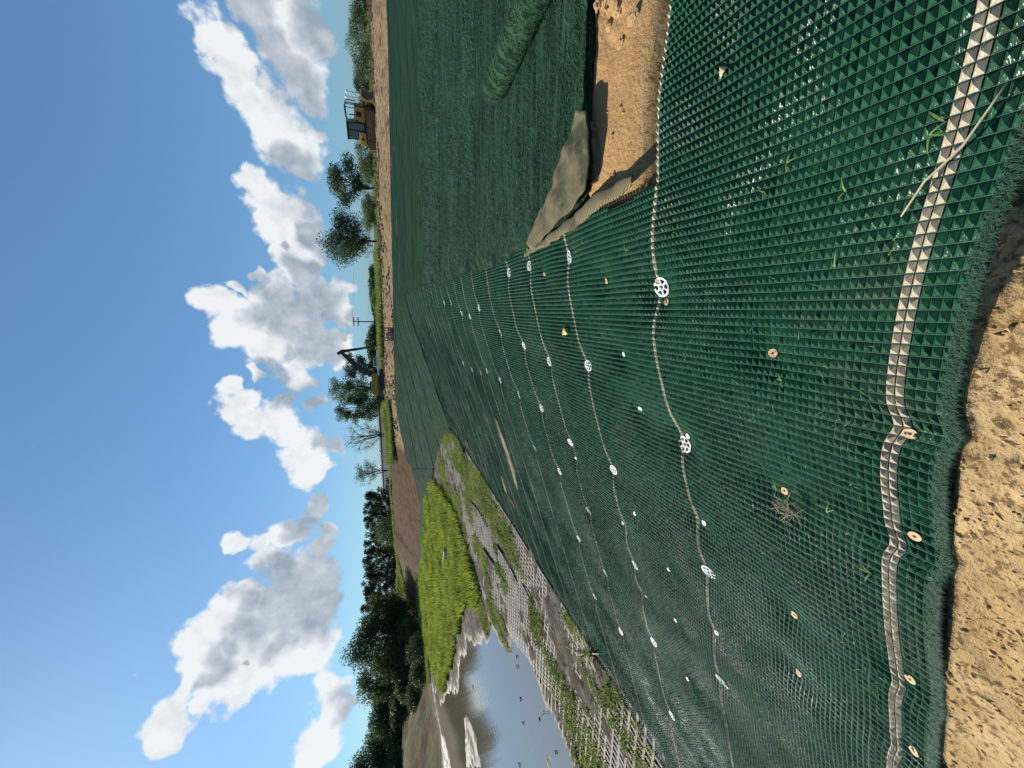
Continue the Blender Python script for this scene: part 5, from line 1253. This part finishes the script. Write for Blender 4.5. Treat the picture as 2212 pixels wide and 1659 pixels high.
band((540, 775), 50, 62, 26000, 0.85, 0.06, 'lime green weeds along the top of the dirt berm between dense tree and cage', seed=3)
band((0, 540), 57, 64, 3500, 0.45, 0.07, 'low weeds under the shrubs behind the bulldozer', seed=4)
band((770, 900), 73, 80, 8000, 0.6, 0.08, 'grass around the excavator', seed=5)
band((872, 1000), 46, 56, 20000, 1.1, 0.055, 'tall yellow-green weeds beside the brown bank below the bare tree', seed=6, xb=840)
band((990, 1290), 60, 70, 16000, 0.45, 0.09, 'strip of lime grass behind the brown bank', seed=7, xb=852)
band((1340, 1480), 42, 50, 9000, 0.5, 0.05, 'weeds on the left bank above the pond corner', seed=8, xb=915)

# ---------------------------------------------------------------- sticks, log and floating twigs in the basin
def stick(name, px, r, mat, lab, z=FLOOR + 0.03, cat='stick', branch=True, scale=1.843, o=(1600, 1600)):
    pts = []
    for a, b in px:
        q_ = zpix((o[0] + a / scale) / 1.8228, (o[1] + b / scale) / 1.8228, z); pts.append((q_[0], q_[1], z + random.uniform(0, .03)))
    pp = dens(pts, 12); pp[:, :2] += np.cumsum(rng.normal(0, r * .25, (12, 2)), 0)
    m = MB(); m.tube([tuple(v_) for v_ in pp], list(np.linspace(r, r * .45, 12)), 7)
    if branch:
        for k in (4, 7, 9):
            e = pp[k] + np.array([random.uniform(-.5, .5), random.uniform(-.5, .5), random.uniform(.02, .2)]) * 0.6; m.tube([tuple(pp[k]), tuple((pp[k] + e) / 2 + np.array([0, 0, .03])), tuple(e)], [r * .4, r * .3, r * .12], 5)
    ob = m.build(name, mat, smooth=True); return tag(ob, lab, cat)
stick('dead_branch', [(455, 690), (520, 745), (560, 830), (588, 885)], 0.035, MT['driftwood'], 'crooked dark branch on the grey floor near its tip')
stick('dead_branch', [(560, 1035), (610, 1110), (665, 1185), (712, 1262)], 0.05, MT['driftwood'], 'thick dark branch on the grey floor beside the sedge')
stick('dead_branch', [(662, 1005), (715, 1090), (765, 1180), (800, 1268)], 0.045, MT['driftwood'], 'long straight dark branch on the grey floor, nearer the bank')
stick('dead_branch', [(845, 1290), (880, 1360), (925, 1455)], 0.03, MT['driftwood'], 'thin dark branch on the floor above the pond')
stick('pale_log', [(282, 1040), (276, 1120), (270, 1222)], 0.13, MT['palewood'], 'pale bleached log lying in the lime sedge', z=FLOOR + 0.28, cat='log', branch=False)
FLT = [((960, 640), 'pair of twigs floating near the inner tip of the pond'), ((965, 720), 'dark twig floating below the inner tip of the pond'), ((990, 1000), 'tiny twig floating in the middle of the sky reflection'), ((1015, 1212), 'small dark twig floating right of the tree reflections'), ((1155, 1182), 'dark twig floating by the near shore'), ((980, 1572), 'twig floating at the left end of the pond'), ((578, 900), 'forked twig standing out of the water near the far mud bar'), ((1300, 1470), 'thick dark twig floating beside the near mud bar')]
for (a, b), lab in FLT:
    stick('floating_twig', [(a, b - 18), (a + 6, b), (a + 2, b + 18)], 0.02, MT['driftwood'], lab, z=WATER + 0.01, cat='twig', branch=False, scale=2.212, o=(1600, 2300))
# leafy marsh plant at the edge of the grid mat
p = zpix((1600 + 1600 / 2.212) / 1.8228, (2300 + 600 / 2.212) / 1.8228, FLOOR + .05); m = MB()
for k in range(38):
    V_, F_ = blade_pts(5, random.uniform(.35, .8), 0.016, random.uniform(-1.1, -.2), random.uniform(0, 6.28), random.uniform(.6, 1.4)); m.add(V_, F_)
o = m.build('marsh_plant', MT['weed']); o.location = (p[0], p[1], Hs(p[0], p[1])); tag(o, 'leafy yellow-green marsh plant at the foot of the mats by the pond', 'plant')
print('tris', sum(len(o.data.polygons) for o in bpy.data.objects if o.type == 'MESH'))
# clods of torn-up dirt along the berm
n = 5200
yy = rs.uniform(-20, 960, n); dd = rs.uniform(36, 58, n)
D = FW[None] + RT[None] * ((1659 - yy) - 829.5)[:, None] / FPX - UP[None] * (825 - 1106) / FPX
Q = EYEP[None] + D * dd[:, None]; x, y = Q[:, 0], Q[:, 1]; q = 0.56 * x + 0.83 * y
k = (q > 34.2) & (fbm(x * .5, y * .5, 161) + 0.2 * rs.normal(0, 1, n) > 0.05); x, y = x[k], y[k]; n = len(x)
oct_ = np.array([(1, 0, 0), (0, 1, 0), (-1, 0, 0), (0, -1, 0), (0, 0, 1), (0, 0, -.5)]); of = np.array([(0, 1, 4), (1, 2, 4), (2, 3, 4), (3, 0, 4), (1, 0, 5), (2, 1, 5), (3, 2, 5), (0, 3, 5)])
sz = rs.uniform(.04, .16, n) ** 1.0
Vc = np.stack([x, y, H(x, y) + sz * .2], -1)[:, None] + oct_[None] * sz[:, None, None] * rs.uniform(.6, 1.4, (n, 6, 1)) * np.array([1.3, 1, .8])
o = np_obj('dirt_clods', Vc.reshape(-1, 3), (np.arange(n)[:, None, None] * 6 + of[None]).reshape(-1, 3), MT['clod'] if 'clod' in MT else MT['muddy']); tag(o, 'loose brown clods strewn along the dirt berm', 'dirt', kind='stuff')
# paler, older sedge round the rim of the lime patch
x, y = scatter([(a * 1.0, b * 1.0) for a, b in SEDGE], 60000, rs)
d = poly_sd(x, y, SEDGE); k = (((d > -2.6) & (d < 0.8) & (rs.uniform(0, 1, len(x)) < 0.6)) | ((d < 0) & (fbm(x * .5, y * .5, 145) > 0.22))); x, y = x[k], y[k]
blades('pale_sedge', x, y, H(x, y), 0.34 + 0 * x, 0.024 + 0.0007 * np.hypot(x, y), MT['palesedge'], 'pale grey-green sedge along the rim of the lime patch', seed=12)
# crumbs of damp sand by the photographer's feet and in the trench
def crumbs(name, S_, T_, szs, lab, mat, seed):
    r_ = np.random.default_rng(seed); x, y = st2xy(S_, T_); n = len(x); a = r_.uniform(0, 6.28, n)
    O = oct_[None] * szs[:, None, None] * r_.uniform(.55, 1.5, (n, 6, 1)) * np.array([1.3, 1, .75])
    ca, sa = np.cos(a)[:, None], np.sin(a)[:, None]
    O = np.stack([O[..., 0] * ca - O[..., 1] * sa, O[..., 0] * sa + O[..., 1] * ca, O[..., 2]], -1)
    V_ = np.stack([x, y, H(x, y) + szs * .15], -1)[:, None] + O
    o = np_obj(name, V_.reshape(-1, 3), (np.arange(n)[:, None, None] * 6 + of[None]).reshape(-1, 3), mat); return tag(o, lab, 'sand', kind='stuff')
n = 9000
S_ = rs.uniform(-0.6, 3.4, n); T_ = rs.uniform(-0.35, 0.58, n); k = fbm(S_ * 5, T_ * 5, 171) + 0.3 * rs.normal(0, 1, n) > 0.0
S_, T_ = S_[k], T_[k]
crumbs('sand_crumbs', S_, T_, rs.uniform(.08, 1, len(S_)) ** 3.0 * 0.011 + 0.0012, 'crumbly yellow sand grains at the frayed edge of the foreground mat', MT['sand'], 1)
n = 1500
S_ = -rs.uniform(0.35, 2.4, n); T_ = rs.uniform(2.12, 2.72, n); k = (rs.uniform(0, 1, n) < 0.015 + 0.9 * sstep(-S_, 1.45, 1.75)); S_, T_ = S_[k], T_[k]
crumbs('trench_crumbs', S_, T_, rs.uniform(.08, 1, len(S_)) ** 2.6 * 0.035 + 0.002, 'crumbly orange soil strewn over the outer end of the trench', MT['sand'], 2)
# soil washed over the mats low on the bank
def spill(px, hw, lab, seed):
    C_ = np.array([hit(x / 1.8228, y / 1.8228, 0.03)[:2] for x, y in px]); C_ = dens(C_, 60)
    s_, t_ = xy2st(C_[:, 0], C_[:, 1]); f = np.linspace(0, 1, 60)
    wd_ = hw * np.sin(np.pi * f) ** 0.6 * (1 + 0.9 * fbm(f * 7, f * 0 + seed, 181)) + 0.01
    v = np.linspace(-1, 1, 9)[None, :]
    Tg = t_[:, None] + v * wd_[:, None] + 0.05 * fbm(f * 16, f * 0 + seed * 2, 182)[:, None]; Sg = np.repeat(s_[:, None], 9, 1)
    P_ = surf_pt(Sg.ravel(), Tg.ravel()).reshape(60, 9, 3); P_[..., 2] += 0.004 + 0.026 * (1 - v ** 2) + 0.02 * fbm(Sg * 5, Tg * 9, 183)
    o = np_obj('soil_spill', P_.reshape(-1, 3), grid_faces(60, 9), MT['soil'], smooth=True); tag(o, lab, 'soil', 'soil washed over the mats')
spill([(1950, 1640), (1985, 1750), (2012, 1830), (2038, 1925)], 0.16, 'longest streak of tan soil washed over the mats low on the bank', 1.3)
spill([(1972, 1865), (1990, 1930), (2022, 1990), (2050, 2040)], 0.14, 'tan soil streak at the foot of the mats above the grid mat', 2.7)
spill([(1805, 1690), (1830, 1730), (1862, 1790)], 0.25, 'pale soil streak beside the tip of the grey floor', 4.1)
